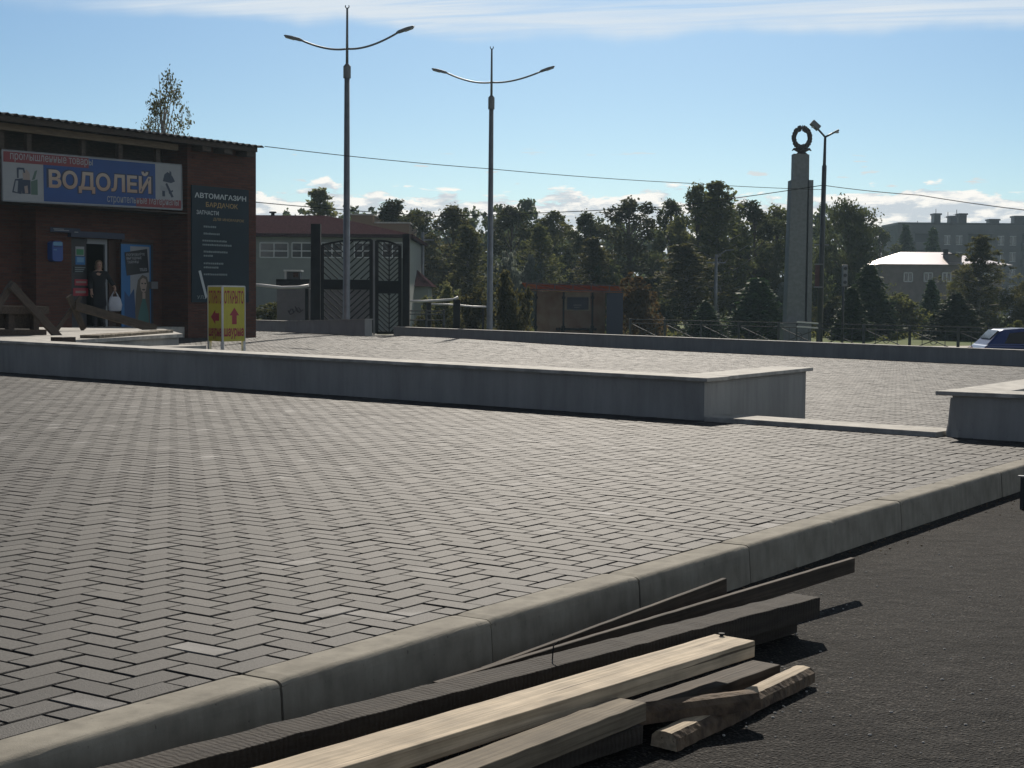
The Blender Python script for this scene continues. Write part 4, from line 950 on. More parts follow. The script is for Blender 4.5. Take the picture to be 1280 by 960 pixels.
panel(1, aR, 'up'); panel(-1, aL, 'left')
b = MB(); b.bb(-.035, .035, -.03, .04, 0, zb2-zb_); part('leg', b, M['white'], fb)

# ------------------------------------------------------------------ person in the doorway
def skin_mesh(name, joints, edges, m, sub=2, root=0):
    me = bpy.data.meshes.new(name); me.from_pydata([j[0] for j in joints], edges, [])
    o = bpy.data.objects.new(name, me); COL.objects.link(o)
    o.modifiers.new('skin', 'SKIN')
    for i, j in enumerate(joints):
        r = j[1]; me.skin_vertices[0].data[i].radius = r if isinstance(r, tuple) else (r, r); me.skin_vertices[0].data[i].use_root = (i == root)
    s = o.modifiers.new('sub', 'SUBSURF'); s.levels = sub; s.render_levels = sub
    bpy.context.view_layer.update(); dg = bpy.context.evaluated_depsgraph_get(); m2 = bpy.data.meshes.new_from_object(o.evaluated_get(dg)); bpy.data.objects.remove(o)
    m2.materials.clear(); m2.materials.append(m); m2.polygons.foreach_set('use_smooth', [True]*len(m2.polygons)); return m2
Pp = onz(124, 411, ZT+.01); PW = G(onp(124, 411, -.12)[0], -.12, ZT+.01)
hh = (onp(124, 326, -.12)[1]-ZT-.01); sc = hh/1.68
pe = thing('person', 'person in a long black coat standing in the shop doorway with a white carrier bag', 'person', tuple(PW), math.atan2(PW.y, PW.x)-math.pi/2+.12)
pe.scale = (sc, sc, sc)
J = [((0, 0, .92), (.15, .11)), ((0, 0, 1.08), (.135, .10)), ((0, -.01, 1.28), (.165, .11)), ((0, -.01, 1.385), (.10, .075)), ((0, -.015, 1.45), .05), ((0, -.02, 1.52), (.066, .078)), ((0, -.022, 1.59), (.072, .088)), ((0, -.018, 1.645), (.055, .07)),
     ((.17, 0, 1.355), .062), ((.30, .02, 1.15), .047), ((.39, -.05, 1.0), .034),
     ((-.17, 0, 1.355), .062), ((-.215, .03, 1.11), .047), ((-.19, -.06, .90), .034),
     ((.09, 0, .84), .095), ((.095, -.01, .48), .062), ((.10, .01, .09), .042), ((.11, -.12, .035), .034),
     ((-.09, 0, .84), .095), ((-.095, -.01, .48), .062), ((-.10, .01, .09), .042), ((-.11, -.12, .035), .034)]
Ed = [(0, 1), (1, 2), (2, 3), (3, 4), (4, 5), (5, 6), (6, 7), (3, 8), (8, 9), (9, 10), (3, 11), (11, 12), (12, 13), (0, 14), (14, 15), (15, 16), (16, 17), (0, 18), (18, 19), (19, 20), (20, 21)]
bo = bpy.data.objects.new('body', skin_mesh('body', J, Ed, M['skin'])); COL.objects.link(bo); bo.parent = pe
# long coat, trousers follow the body
JC = [((0, 0, .90), (.185, .145)), ((0, 0, 1.08), (.165, .13)), ((0, -.005, 1.28), (.19, .135)), ((0, -.01, 1.40), (.105, .085)), ((.175, 0, 1.36), .078), ((.30, .02, 1.155), .062), ((.375, -.04, 1.04), .05), ((-.175, 0, 1.36), .078), ((-.22, .03, 1.11), .062), ((-.195, -.05, .945), .05), ((0, 0, .66), (.205, .165)), ((0, 0, .44), (.22, .18))]
EC = [(0, 1), (1, 2), (2, 3), (2, 4), (4, 5), (5, 6), (2, 7), (7, 8), (8, 9), (0, 10), (10, 11)]
co = bpy.data.objects.new('coat', skin_mesh('coat', JC, EC, M['coat'])); COL.objects.link(co); co.parent = pe
JT = []; ET = []
for s in (1, -1):
    k = len(JT); JT += [((.09*s, 0, .6), .095), ((.095*s, -.01, .45), .078), ((.10*s, .01, .12), .062), ((.11*s, -.03, .05), .055), ((.115*s, -.14, .04), .045)]; ET += [(k, k+1), (k+1, k+2), (k+2, k+3), (k+3, k+4)]
me_ = skin_mesh('trousers', JT[:5], ET[:4], M['black']); 
for s, q in ((1, JT[:5]), (-1, JT[5:])):
    o = bpy.data.objects.new('boot_and_trouser_leg', skin_mesh('trouser_leg', q, [(0, 1), (1, 2), (2, 3), (3, 4)], M['black'])); o.name = 'trouser_leg'; COL.objects.link(o); o.parent = pe
hb_ = MB(); hb_.sphere((0, .03, 1.61), (.092, .098, .095), 14, 10); hb_.sphere((0, .055, 1.52), (.10, .07, .12), 12, 8); o = part('hair', hb_, M['hair'], pe, True)
fb_ = MB(); fb_.sphere((0, -.062, 1.575), (.066, .052, .085), 14, 10); fb_.sphere((0, -.115, 1.565), (.011, .014, .018), 8, 6); part('face', fb_, M['skin'], pe, True)
for s in (1, -1): fe = MB(); fe.sphere((.027*s, -.110, 1.588), (.011, .006, .006), 8, 6); part('eye', fe, M['black'], pe, True)
fe = MB(); fe.sphere((0, -.112, 1.53), (.02, .006, .006), 8, 6); part('mouth', fe, M['redprint'], pe, True)
def hand(s, w, bagdir):
    wv = Vector(w); b = MB(); b.tube([wv+Vector((0, 0, .03)), wv, wv+Vector((0, -.01, -.05)), wv+Vector((0, -.015, -.085))], [.026, .03, .036, .028], 10)
    for k, (dx, l) in enumerate(((-.028, .065), (-.010, .078), (.009, .072), (.027, .056))):
        a = wv + Vector((0, -.015+dx*.2, -.08)) + Vector((0, dx, 0)); b.tube([a, a+Vector((.012*s, 0, -l*.5)), a+Vector((-.012*s, 0, -l*.85)), a+Vector((-.03*s, 0, -l*.8))], [.0095, .009, .0085, .007], 8)
    a = wv + Vector((-.004*s, -.038, -.03)); b.tube([a, a+Vector((-.02*s, -.02, -.035)), a+Vector((-.034*s, -.014, -.062))], [.012, .011, .008], 8)
    return b
part('hand', hand(1, (.39, -.05, 1.0), 0), M['skin'], pe, True); part('hand', hand(-1, (-.19, -.06, .90), 0), M['skin'], pe, True)
# carrier bag hanging from the hand
R4 = Matrix.Rotation(pe.rotation_euler.z, 4, 'Z'); hp = PW + (R4 @ Vector((.385, -.06, .915)))*sc
bgt = thing('carrier_bag', 'white plastic carrier bag hanging from the hand of the person in the doorway', 'bag', tuple(hp - Vector((0, 0, .55))), pe.rotation_euler.z)
b = MB(); vs = []; fs = []
lv = [(.0, .13, .03), (.03, .17, .055), (.18, .185, .065), (.33, .155, .05), (.40, .12, .03)]
for z, hw, hd in lv:
    for k in range(14):
        t = 2*math.pi*k/14; vs.append((hw*math.cos(t)*(1+.06*math.sin(3*t+z*9)), hd*math.sin(t)*(1+.25*math.sin(5*t+z*13)), z))
for i in range(len(lv)-1):
    for k in range(14): fs.append((i*14+k, i*14+(k+1) % 14, (i+1)*14+(k+1) % 14, (i+1)*14+k))
fs += [tuple(range(14))[::-1]]
part('sack', b.add(vs, fs), M['bag'], bgt, True)
b = MB()
for s in (-1, 1): b.tube([(.09*s, 0, .38), (.06*s, 0, .47), (.02*s, 0, .545), (0, 0, .555)], [.03, .016, .01, .008], 8)
part('handles', b, M['bag'], bgt, True)
# hand reaches the bag: raise the arm side

# ------------------------------------------------------------------ double street lamps of the square
def street_lamp(px, base_y, d, label, pxtop, ytop, ycol, yarm, lx, ly, rx, ry):
    g = at(px, base_y, d); z0 = float(zland(g.x, g.y)) if d > 52 else float(zback(g.x, g.y))
    k = d/F
    def zz(y): return at(px, y, d).z - z0
    t = thing('street_lamp', label, 'street lamp', (g.x, g.y, z0)); 
    H1 = zz(ycol+14); H2 = zz(ycol); H3 = zz(ytop+6); HA = zz(yarm)
    b = MB(); b.tube([(0, 0, -.1), (0, 0, .05), (0, 0, H1)], [.135, .135, .095], 12); b.tube([(0, 0, 0), (0, 0, .03)], [.24, .24], 12); part('pole', b, M['galv'], t, True)
    b = MB(); b.tube([(0, 0, H1-.02), (0, 0, H2), (0, 0, H2+.10)], [.135, .135, .05], 12); part('collar', b, M['lamphead'], t)
    b = MB(); b.tube([(0, 0, H2), (0, 0, H3)], [.052, .036], 8); part('mast', b, M['lamphead'], t, True)
    b = MB(); b.tube([(.065*math.sin(a), 0, H3+.055-.065*math.cos(a)) for a in np.linspace(-2.2, 2.2, 12)], .02, 6); part('hook', b, M['lamphead'], t, True)
    for (ex, ey, nm) in ((lx, ly, -1), (rx, ry, 1)):
        q = at(ex, ey, d); X_, Z_ = q.x-g.x, q.z-z0
        hl = .62; ang = math.atan2((Z_-HA)*1.15, abs(X_)*.8) if True else 0
        ang = .36 if nm > 0 else .25
        hx, hz = X_-nm*hl*math.cos(ang), Z_-hl*math.sin(ang)
        pts = []
        for u in np.linspace(0, 1, 14):
            # quadratic sweep from the mast, level first and then rising to the head
            P0, P1, P2 = Vector((0, 0, HA)), Vector((hx*.42, 0, HA-.12 if nm < 0 else HA-.05)), Vector((hx, 0, hz)); pts.append(P0*(1-u)**2+P1*2*u*(1-u)+P2*u*u)
        b = MB(); b.tube(pts, [.036]*14, 8); part('arm', b, M['lamphead'], t, True)
        b = MB(); a, c = Vector((hx-nm*.06, 0, hz-.02)), Vector((X_, 0, Z_))
        d_ = (c-a).normalized(); up = Vector((-d_.z*nm, 0, d_.x*nm)); 
        pr_ = [(0, .05, .035), (.15, .10, .06), (.6, .15, .055), (.92, .12, .035), (1.0, .06, .015)]; vs = []; fs = []
        for s_, wy, hz_ in pr_:
            c_ = a+(c-a)*s_
            for sy, su in ((-1, -.5), (1, -.5), (1, .7), (-1, .7)): vs.append(c_+Vector((0, sy*wy, 0))+up*(su*hz_*1.3))
        for i in range(4):
            for j in range(4): fs.append((i*4+j, i*4+(j+1) % 4, (i+1)*4+(j+1) % 4, (i+1)*4+j))
        fs += [(0, 3, 2, 1), (16, 17, 18, 19)]
        h = part('lamp_head', b.add(vs, fs), M['lamphead'], t, bevel=.008)
        b = MB(); c_ = a+(c-a)*.68; b.bar(c_-d_*.16-up*.05, c_+d_*.16-up*.045, .2, .02, up=up); part('lens', b, M['lens'], h)
    return t
street_lamp(433, 402, 55.0, 'tall double armed grey street lamp in front of the gate, the left and nearer one', 434.5, 4, 83, 61, 355, 44.5, 518, 33)
street_lamp(612, 411, 65.0, 'tall double armed grey street lamp standing behind the back low wall in mid picture', 614.5, 55, 122, 103, 539.5, 86, 693.5, 83)

# ------------------------------------------------------------------ gate, walls and the building behind it
def P2(px, py, d): return at(px, py, d)
def quadbar(b, p, q, w, dep=.05):
    b.bar(p, q, w, dep, up=(0, -1, 0)) if abs((Vector(q)-Vector(p)).normalized().y) < .9 else b.bar(p, q, w)
gate = thing('metal_gate', 'tall black double gate with chevron bars and an arched top between dark posts', 'gate', tuple(Vector((at(450, 410, 57).x, 57, float(zland(at(450, 410, 57).x, 57))))))
def gp(name, b, **k): return part(name, b, M['gate'], gate, world=True, **k)
DL, DR = 58.0, 56.5
def gd_(px): return DL + (DR-DL)*(px-395)/(508-395)
def gpt(px, py): return at(px, py, gd_(px))
zg0 = gate.location.z - .2
for px, w, y0 in ((395, .36, 280), (508, .26, 292.5)):
    a = gpt(px, y0); b = MB(); b.bb(a.x-w/2, a.x+w/2, a.y-.15, a.y+.15, zg0, a.z); gp('gate_post', b)
def leaf(x0, x1, tops, ymid0, ymid1, ybot, cx, step):
    # frame
    L_ = [(x0, tops[0])] + tops_mid + [(x1, tops[1])] if False else None
    b = MB(); tp = tops
    for i in range(len(tp)-1): b.bar(gpt(*tp[i]), gpt(*tp[i+1]), .07, .07, up=(0, -1, 0))
    b.bar(gpt(x0, tp[0][1]), gpt(x0, ybot), .13, .07, up=(0, -1, 0)); b.bar(gpt(x1, tp[-1][1]), gpt(x1, ybot), .13, .07, up=(0, -1, 0))
    b.bar(gpt(x0, ybot-1), gpt(x1, ybot-1), .10, .06, up=(0, -1, 0))
    lf = gp('gate_leaf', b)
    b = MB(); b.bb(gpt(x0, 0).x+.03, gpt(x1, 0).x-.03, gpt(cx, 0).y-.02, gpt(cx, 0).y+.02, gpt(cx, ymid1).z, gpt(cx, ymid0).z); part('mid_panel', b, M['gate'], lf, world=True)
    b = MB(); b.bar(gpt(cx, tp[len(tp)//2][1]+1), gpt(cx, ybot), .045, .045, up=(0, -1, 0))
    def ytop_at(px):
        for i in range(len(tp)-1):
            if tp[i][0] <= px <= tp[i+1][0]: return tp[i][1] + (tp[i+1][1]-tp[i][1])*(px-tp[i][0])/(tp[i+1][0]-tp[i][0])
        return tp[0][1]
    for (ya, yb) in ((None, ymid0), (ymid1, ybot)):
        for side in (-1, 1):
            xe = x0 if side < 0 else x1; wd = abs(xe-cx); slope = .92
            yc = (ya or min(t[1] for t in tp)) + 2
            while yc < yb + wd*slope:
                # bar runs from centre (yc) up and out to the edge (yc - wd*slope)
                pts = []
                for u in np.linspace(0, 1, 25):
                    px = cx+(xe-cx)*u; py = yc - wd*slope*u; lo = ya if ya else ytop_at(px)
                    if lo <= py <= yb: pts.append((px, py))
                if len(pts) > 2: b.bar(gpt(*pts[0]), gpt(*pts[-1]), .042, .03, up=(0, -1, 0))
                yc += step
    part('chevron_bars', b, M['gate'], lf, world=True)
leaf(403, 464, [(403, 306), (415, 303.5), (431, 300.8), (448, 299.8), (464, 300)], 349.5, 362, 416, 432, 8.0)
leaf(471, 500, [(471, 301), (480, 301.2), (487, 302.5), (494, 305), (500, 308)], 351, 367, 417, 486.5, 6.0)
b = MB(); b.bar(gpt(467.5, 300), gpt(467.5, 420), .06, .06, up=(0, -1, 0)); part('drop_bolt', b, M['galv'], gate, world=True)
# lilac wall with graffiti behind the gate
a, c = at(347, 400, 64), at(463, 400, 63); zt1, zt2 = at(347, 361.5, 64).z, at(463, 361.5, 63).z; zb1 = float(zland(a.x, 64))-.3
lw = thing('yard_wall', 'faded lilac yard wall with black graffiti behind the gate, dark coping at its left end', 'wall', (a.x, a.y, zb1+.3))
b = MB(); b.prism([(a.x, zb1), (c.x, zb1), (c.x, zt2), (a.x, zt1)], lambda x, z: (x, 63.8, z), lambda x, z: (x, 64.1, z)); part('wall', b, M['pinkwall'], lw, world=True)
b = MB(); q = at(388, 350, 64); b.bb(a.x-.02, q.x, 63.7, 64.2, at(360, 360, 64).z, at(360, 349, 64).z); part('coping', b, M['gate'], lw, world=True)
b = MB(); b.bb(q.x+.01, c.x, 63.75, 64.15, zt1+.003, zt1+.06); part('coping', b, M['cap'], lw, world=True)
b = MB()
for pts in ([(361, 391), (364, 386), (368, 390), (371, 385), (374, 391), (379, 387)], [(360, 388), (363, 393), (367, 391), (366, 386)], [(369, 383), (372, 390), (376, 388), (373, 384)]):
    b.tube([at(x, y, 63.79) for x, y in pts], .022, 5)
part('graffiti', b, M['graff'], lw, world=True)
bx_ = thing('utility_cab', 'small white topped box with a dark window on the coping of the lilac wall', 'box', tuple(at(365, 349, 64)))
b = MB(); x0, x1 = at(356, 340, 64).x, at(376, 340, 64).x; z0, z1 = at(365, 349, 64).z, at(365, 339.5, 64).z
b.bb(x0+.12, x1, 63.75, 64.4, z0, z1); part('body', b, M['steel'], bx_, world=True)
b = MB(); b.bb(x0, x1+.05, 63.65, 64.5, z1+.002, z1+.07); part('roof', b, M['white'], bx_, world=True)
b = MB(); b.bb(x0+.02, x0+.1, 63.8, 64.3, z0, z1); part('side_panel', b, M['white'], bx_, world=True)
b = MB(); b.bb(x0+.4, x1-.08, 63.735, 63.749, z0+.08, z1-.04); part('window', b, M['carglass'], bx_, world=True)
# long building with the maroon roof
DB = 86.0
lb = thing('long_building', 'long pale building with a maroon sheet roof and strip windows behind the gate', 'building', tuple(Vector((at(420, 400, DB).x, DB, float(zland(at(420, 400, DB).x, DB))))))
xA, xB = at(230, 300, DB).x, at(510, 300, DB).x; ze = at(400, 292.5, DB).z; zg_ = -.8
b = MB(); b.bb(xA, xB, DB, DB+14, zg_, ze-.02); part('wall', b, M['palewall'], lb, world=True)
zr_ = at(400, 269.5, DB+7).z; xr0 = at(409, 270, DB+7).x
b = MB(); ov = .5; b.add([(xA-ov, DB-ov, ze), (xB+.3, DB-ov, ze), (xB+.3, DB+14+ov, ze), (xA-ov, DB+14+ov, ze), (xA-ov, DB+7, zr_), (xr0, DB+7, zr_), (xA-ov, DB-ov, ze-.18), (xB+.3, DB-ov, ze-.18), (xB+.3, DB+14+ov, ze-.18), (xA-ov, DB+14+ov, ze-.18)],
   [(0, 1, 5, 4), (1, 2, 5), (2, 3, 4, 5), (3, 0, 4), (0, 6, 7, 1), (1, 7, 8, 2), (2, 8, 9, 3), (3, 9, 6, 0), (6, 9, 8, 7)]); part('roof', b, M['maroon'], lb, world=True)
for x0, x1 in ((325, 360), (365, 389), (402, 428), (443, 464), (478, 503)):
    b = MB(); a, c = at(x0, 303.5, DB-.03), at(x1, 322, DB-.03); b.bb(a.x, c.x, DB-.03, DB-.002, c.z, a.z); w_ = part('window', b, M['glass'], lb, world=True)
    b = MB(); n_ = max(2, int((c.x-a.x)/.55))
    for i in range(n_+1):
        x = a.x+(c.x-a.x)*i/n_; b.bb(x-.03, x+.03, DB-.06, DB-.032, c.z, a.z)
    for z in (a.z, c.z, c.z+(a.z-c.z)*.45): b.bb(a.x, c.x, DB-.055, DB-.033, z-.03, z+.03)
    part('frame', b, M['frame'], w_, world=True)
b = MB(); a = at(341, 264.5, DB+7.2); b.tube([(a.x, DB+7.2, a.z-1.2), (a.x, DB+7.2, a.z-.1), (a.x, DB+7.2, a.z-.08), (a.x, DB+7.2, a.z)], [.11, .11, .24, .2], 10); part('roof_vent', b, M['gate'], lb, world=True)
tp_ = thing('tan_outbuilding', 'flat roofed tan building showing just above the maroon roof', 'building', (at(465, 280, 104).x, 104, -.8))
b = MB(); a, c = at(439, 269, 104), at(466, 279, 104); d2 = at(511, 279.5, 104); b.bb(a.x, c.x, 104, 112, -.8, a.z); b.bb(c.x+.003, d2.x, 104, 112, -.8, d2.z); part('wall', b, M['tan'], tp_, world=True)
b = MB(); b.bb(a.x-.1, c.x+.1, 103.9, 112.1, a.z+.002, a.z+.1); b.bb(c.x+.12, d2.x+.1, 103.9, 112.1, d2.z+.002, d2.z+.1); part('roof_edge', b, M['cap'], tp_, world=True)
sm = thing('small_house', 'small house with a dark red roof right of the black gate', 'house', (at(526, 380, 92).x, 92, float(zland(-6, 92))))
a, c = at(505, 358, 92), at(541, 358, 92); rz = at(515, 335, 94).z
b = MB(); b.bb(a.x, c.x-.3, 92, 97, -1.1, a.z); part('wall', b, M['palewall'], sm, world=True)
b = MB(); b.add([(a.x-.3, 91.6, a.z), (c.x, 91.6, a.z), (c.x, 97.4, a.z), (a.x-.3, 97.4, a.z), (a.x-.3, 94.5, rz), (at(519, 340, 94.5).x, 94.5, rz)], [(0, 1, 5, 4), (1, 2, 5), (2, 3, 4, 5), (3, 0, 4), (0, 3, 2, 1)]); part('roof', b, M['maroon'], sm, world=True)
# white pipes on posts
def pipe(label, pts, d, posts, r=.06):
    q = [at(x, y, d) for x, y in pts]; t = thing('heating_pipe', label, 'pipe', (q[0].x, q[0].y, float(zland(q[0].x, q[0].y))))
    b = MB(); b.tube(q, r, 8); part('pipe', b, M['white'], t, True, world=True)
    for px, y0, w in posts:
        a = at(px, y0, d); b = MB(); b.bb(a.x-w/2, a.x+w/2, a.y-.1, a.y+.1, float(zland(a.x, a.y))-.3, a.z-r); part('post', b, M['gate'], t, world=True)
pipe('white pipe sagging between the brick shop and the lilac wall', [(312, 355.5), (330, 357), (352, 359.5), (372, 359), (386, 357)], 61, [(384, 359, .14)])
pipe('white pipe on dark posts right of the gate, the upper one', [(509, 376.5), (530, 376.5), (548, 375.6), (566, 374.2), (573, 371.6)], 66, [(536, 376.5, .2), (571, 373, .3)], .05)
pipe('thin white pipe right of the gate, lower one reaching the second lamp', [(536, 380), (560, 380.6), (572, 381.5), (590, 383.2), (608, 383.6)], 67, [(604, 384, .1)], .04)
b = MB(); fr = thing('garden_fence', 'low grey rail fence between the gate and the second lamp', 'fence', tuple(Vector((at(512, 405, 64).x, 64, float(zland(at(512, 405, 64).x, 64))))))
for y in (388.5, 392.5, 400): b.bar(at(507, y, 64), at(556, y+.4, 64.5), .05, .05)
part('rail', b, M['fence'], fr, world=True)
for px in (511, 533, 555):
    b = MB(); a = at(px, 387, 64.2); b.bb(a.x-.04, a.x+.04, a.y-.06, a.y+.06, float(zland(a.x, a.y))-.2, a.z); part('post', b, M['fence'], fr, world=True)

# ------------------------------------------------------------------ bus shelter
DS = 77.0
def s_(px, py, d=DS): return at(px, py, d)
gz = float(zland(s_(720, 400).x, DS))
bs = thing('bus_shelter', 'brown panelled bus shelter with an orange lattice roof edge beyond the back wall', 'bus shelter', (s_(720, 400).x, DS, gz))
def bp_(name, b, m, par=bs, **k): return part(name, b, M[m], par, world=True, **k)
xl_, xr_ = s_(657, 0).x, s_(784, 0).x; zt0 = s_(690, 363.0).z; zt1_ = s_(690, 355.2).z
b = MB(); b.add([(s_(663, 0).x, DS+2.3, zt0+.05), (xr_+.1, DS+2.3, zt0-.04), (s_(777, 0).x, DS-.05, zt1_-.02), (xl_-.05, DS-.05, zt1_+.06), (s_(663, 0).x, DS+2.3, zt0+.01), (xr_+.1, DS+2.3, zt0-.08), (s_(777, 0).x, DS-.05, zt1_-.06), (xl_-.05, DS-.05, zt1_+.02)],
   [(0, 3, 2, 1), (4, 5, 6, 7), (0, 4, 7, 3), (3, 7, 6, 2), (2, 6, 5, 1), (1, 5, 4, 0)]); rf_ = bp_('roof', b, 'shelter_orange')
b = MB()
xs_ = [s_(p, 0).x for p in (661, 674, 697, 720, 743, 766, 779)]
zA, zB_ = s_(700, 355.5, DS-.1).z, s_(700, 362.8, DS-.1).z
b.bar((xs_[0], DS-.12, zA+.03), (xs_[-1], DS-.12, zA-.04), .07, .05); b.bar((xs_[0], DS-.12, zB_+.03), (xs_[-1]+.2, DS-.12, zB_-.05), .09, .06)
for i, x in enumerate(xs_[:-1]):
    b.bar((x, DS-.12, zA), (x, DS-.12, zB_), .06, .05); b.bar((x, DS-.12, zA), (xs_[i+1], DS-.12, zB_), .035, .03)
bp_('lattice', b, 'steel', rf_)
for px in (673.5, 708.5, 745):
    x = s_(px, 0).x; b = MB(); b.bb(x-.05, x+.05, DS-.05, DS+.05, gz-.1, zt0-.08); p_ = bp_('post', b, 'gate')
    b = MB(); zc_ = s_(px, 372).z; b.bb(x-.09, x+.09, DS-.09, DS+.09, zc_-.06, zc_+.06); bp_('bracket', b, 'gate', p_); b = MB(); zc_ = s_(px, 409).z; b.bb(x-.09, x+.09, DS-.09, DS+.09, zc_-.07, zc_+.07); bp_('bracket', b, 'gate', p_)
b = MB(); b.bb(s_(675, 0).x, s_(764, 0).x, DS+1.9, DS+2.0, gz+.08, zt0-.05); bp_('rear_panel', b, 'shelter_panel')
b = MB(); b.bb(s_(675, 0).x, s_(692, 0).x, DS+1.8, DS+1.895, gz+.08, zt0-.1); bp_('side_panel', b, 'shelter_panel')
b = MB(); b.bb(s_(710, 0, DS+1.9).x, s_(742, 0, DS+1.9).x, DS+1.84, DS+1.895, s_(700, 388, DS+1.9).z, zt0-.08); bp_('pale_panel', b, 'shelter_pale')
b = MB(); b.bb(xl_+.1, xl_+.16, DS+.3, DS+2.0, gz+.05, zt0-.03); bp_('side_wall', b, 'tan')
b = MB(); b.bb(s_(763, 0).x, xr_-.02, DS-.03, DS+.06, gz, zt0-.10); b.bb(xr_-.10, xr_-.022, DS+.07, DS+2.0, gz, zt0-.10); bp_('side_wall', b, 'navy')
b = MB(); b.bb(s_(700, 0).x, s_(752, 0).x, DS+1.0, DS+1.45, s_(720, 413, DS+1).z, s_(720, 410.2, DS+1).z); bn = bp_('bench', b, 'gate')
for px in (708, 744):
    b = MB(); x = s_(px, 0).x; b.bb(x-.05, x+.05, DS+1.1, DS+1.3, gz-.05, s_(720, 413.2, DS+1).z); bp_('bench_leg', b, 'gate', bn)
b = MB(); b.bb(s_(713, 0, DS+1.8).x, s_(740, 0, DS+1.8).x, DS+1.75, DS+1.83, s_(720, 387, DS+1.8).z, s_(720, 371.5, DS+1.8).z); nb = bp_('notice_board', b, 'navy')
b = MB()
for y, x0, x1 in ((375, 721, 731), (377.8, 722, 729), (381, 721, 727)): b.bb(s_(x0, 0, DS+1.8).x, s_(x1, 0, DS+1.8).x, DS+1.74, DS+1.748, s_(0, y+.7, DS+1.8).z, s_(0, y-.5, DS+1.8).z)
bp_('print', b, 'picgrey', nb)
a = s_(784.5, 398); b = MB(); b.tube([(0, 0, -.1), (0, 0, a.z-gz)], .05, 8); solo_o = solo('marker_post', b, M['white'], 'thin white post at the right end of the bus shelter', 'post', (0, 0, 0)); solo_o.location = (a.x+.08, a.y-.6, float(zland(a.x, a.y-.6)))

# ------------------------------------------------------------------ barrier along the road
FA, FB_ = at(788, 400, 75.5), at(1262, 411, 60.5); FA.z = FB_.z = 0; fdir = (FB_-FA).normalized(); FL = (FB_-FA).length; nP = int(FL/2.05)
bf_ = thing('road_barrier', 'grey metal pedestrian barrier with crossed braces along the far road', 'fence', (FA.x, FA.y, float(zland(FA.x, FA.y))))
def fz(i): p = FA+fdir*(FL*i/nP); return p, float(zland(p.x, p.y))
zf_top = [at(788, 398.3, 75.5).z, at(1262, 409.5, 60.5).z]
for i in range(nP+1):
    p, z = fz(i); zt_ = zf_top[0]+(zf_top[1]-zf_top[0])*i/nP
    b = MB(); b.box((p.x, p.y, (z-.1+zt_)/2), (.10, .10, zt_-z+.1)); part('post', b, M['fence'], bf_, world=True)
    if i < nP:
        q, z2 = fz(i+1); b = MB(); u0 = p+fdir*.06; u1 = q-fdir*.06
        def R(u, h): return Vector((u.x, u.y, zt_-h))
        for h, w in ((.03, .06), (.22, .05), (1.0, .05)): b.bar(R(u0, h), R(u1, h), w, .04)
        mid = (u0+u1)/2
        for s0, s1 in ((u0, u1), (u1, u0)): b.bar(R(s0, .24), R(s1, .98), .032, .03)
        for t_ in (.25, .75): v_ = u0+(u1-u0)*t_; b.bar(R(v_, .24), R(v_, .98), .025, .025)
        m_ = R(mid, .61); b.tube([m_+fdir*(.17*math.cos(a_))+Vector((0, 0, .17*math.sin(a_))) for a_ in np.linspace(0, 2*math.pi, 15)], .016, 5, cap=False)
        part('panel', b, M['fence'], bf_, world=True)
# pale red and white rail by the lamp
a, c = at(996, 402.5, 66.5), at(1023, 404.3, 66.3); b = MB(); b.bar(a, c, .08, .06); b.bar(a-Vector((0, 0, .20)), c-Vector((0, 0, .20)), .07, .06)
o = solo('short_rail', b, M['white'], 'short pale double rail between the stele and the lamp with two heads', 'rail', tuple((a+c)/2)); 
for p in (a, c): b2 = MB(); b2.bb(-.03, .03, -.03, .03, -1.2, -.03); q = part('post', b2, M['fence'], o); q.location = p-(a+c)/2

# ------------------------------------------------------------------ stele with wreath
DM = 79.0
def mz(y, px=1003): return at(px, y, DM).z
mx0 = at(1001, 420, DM); gzm = float(zland(mx0.x, DM))-.1
st_ = thing('stele', 'tall tapering grey stone stele with a sculpted wreath on its top', 'monument', (mx0.x, DM, gzm))
def frust(b, xl0, xr0, z0, xl1, xr1, z1, y0, y1, ty=.0):
    return b.add([(xl0, y0, z0), (xr0, y0, z0), (xr0, y1, z0), (xl0, y1, z0), (xl1, y0+ty, z1), (xr1, y0+ty, z1), (xr1, y1-ty, z1), (xl1, y1-ty, z1)], [(0, 3, 2, 1), (4, 5, 6, 7), (0, 1, 5, 4), (1, 2, 6, 5), (2, 3, 7, 6), (3, 0, 4, 7)])
def mxp(px, y): return at(px, y, DM).x
zb_m = gzm; zT = mz(192); zS = mz(225)
b = MB(); frust(b, mxp(988, 405), mxp(1006, 405), zb_m, mxp(992.5, 192), mxp(1008.5, 192), zT, DM-.05, DM+.8, .1)
frust(b, mxp(1006.2, 405), mxp(1010, 405), zb_m, mxp(1008.7, 192), mxp(1012.8, 192), zT-.02, DM+.12, DM+.9, .1)
part('core', b, M['granite'], st_, world=True)
b = MB(); frust(b, mxp(981.5, 418), mxp(1004, 418), zb_m, mxp(989, 225), mxp(1009.0, 225), zS, DM-.22, DM-.06, .06)
frust(b, mxp(1007.5, 418), mxp(1013.5, 418), zb_m, mxp(1011.2, 225), mxp(1016.5, 225), zS, DM-.14, DM+1.0, .06); frust(b, mxp(981.5, 418), mxp(987.8, 418), zb_m, mxp(989, 225), mxp(992.3, 225), zS, DM-.055, DM+1.0, .06)
part('shoulder', b, M['granite'], st_, world=True)
b = MB(); b.bb(mxp(976.5, 410), mxp(1008, 410), DM-.6, DM+1.2, gzm-.1, mz(404)); part('plinth', b, M['granite'], st_, world=True, bevel=.03)
wc_ = Vector((mxp(1004, 171), DM+.35, mz(171.5))); k_ = DM/F; rw, rh = 10.0*k_, 12.0*k_
b = MB()
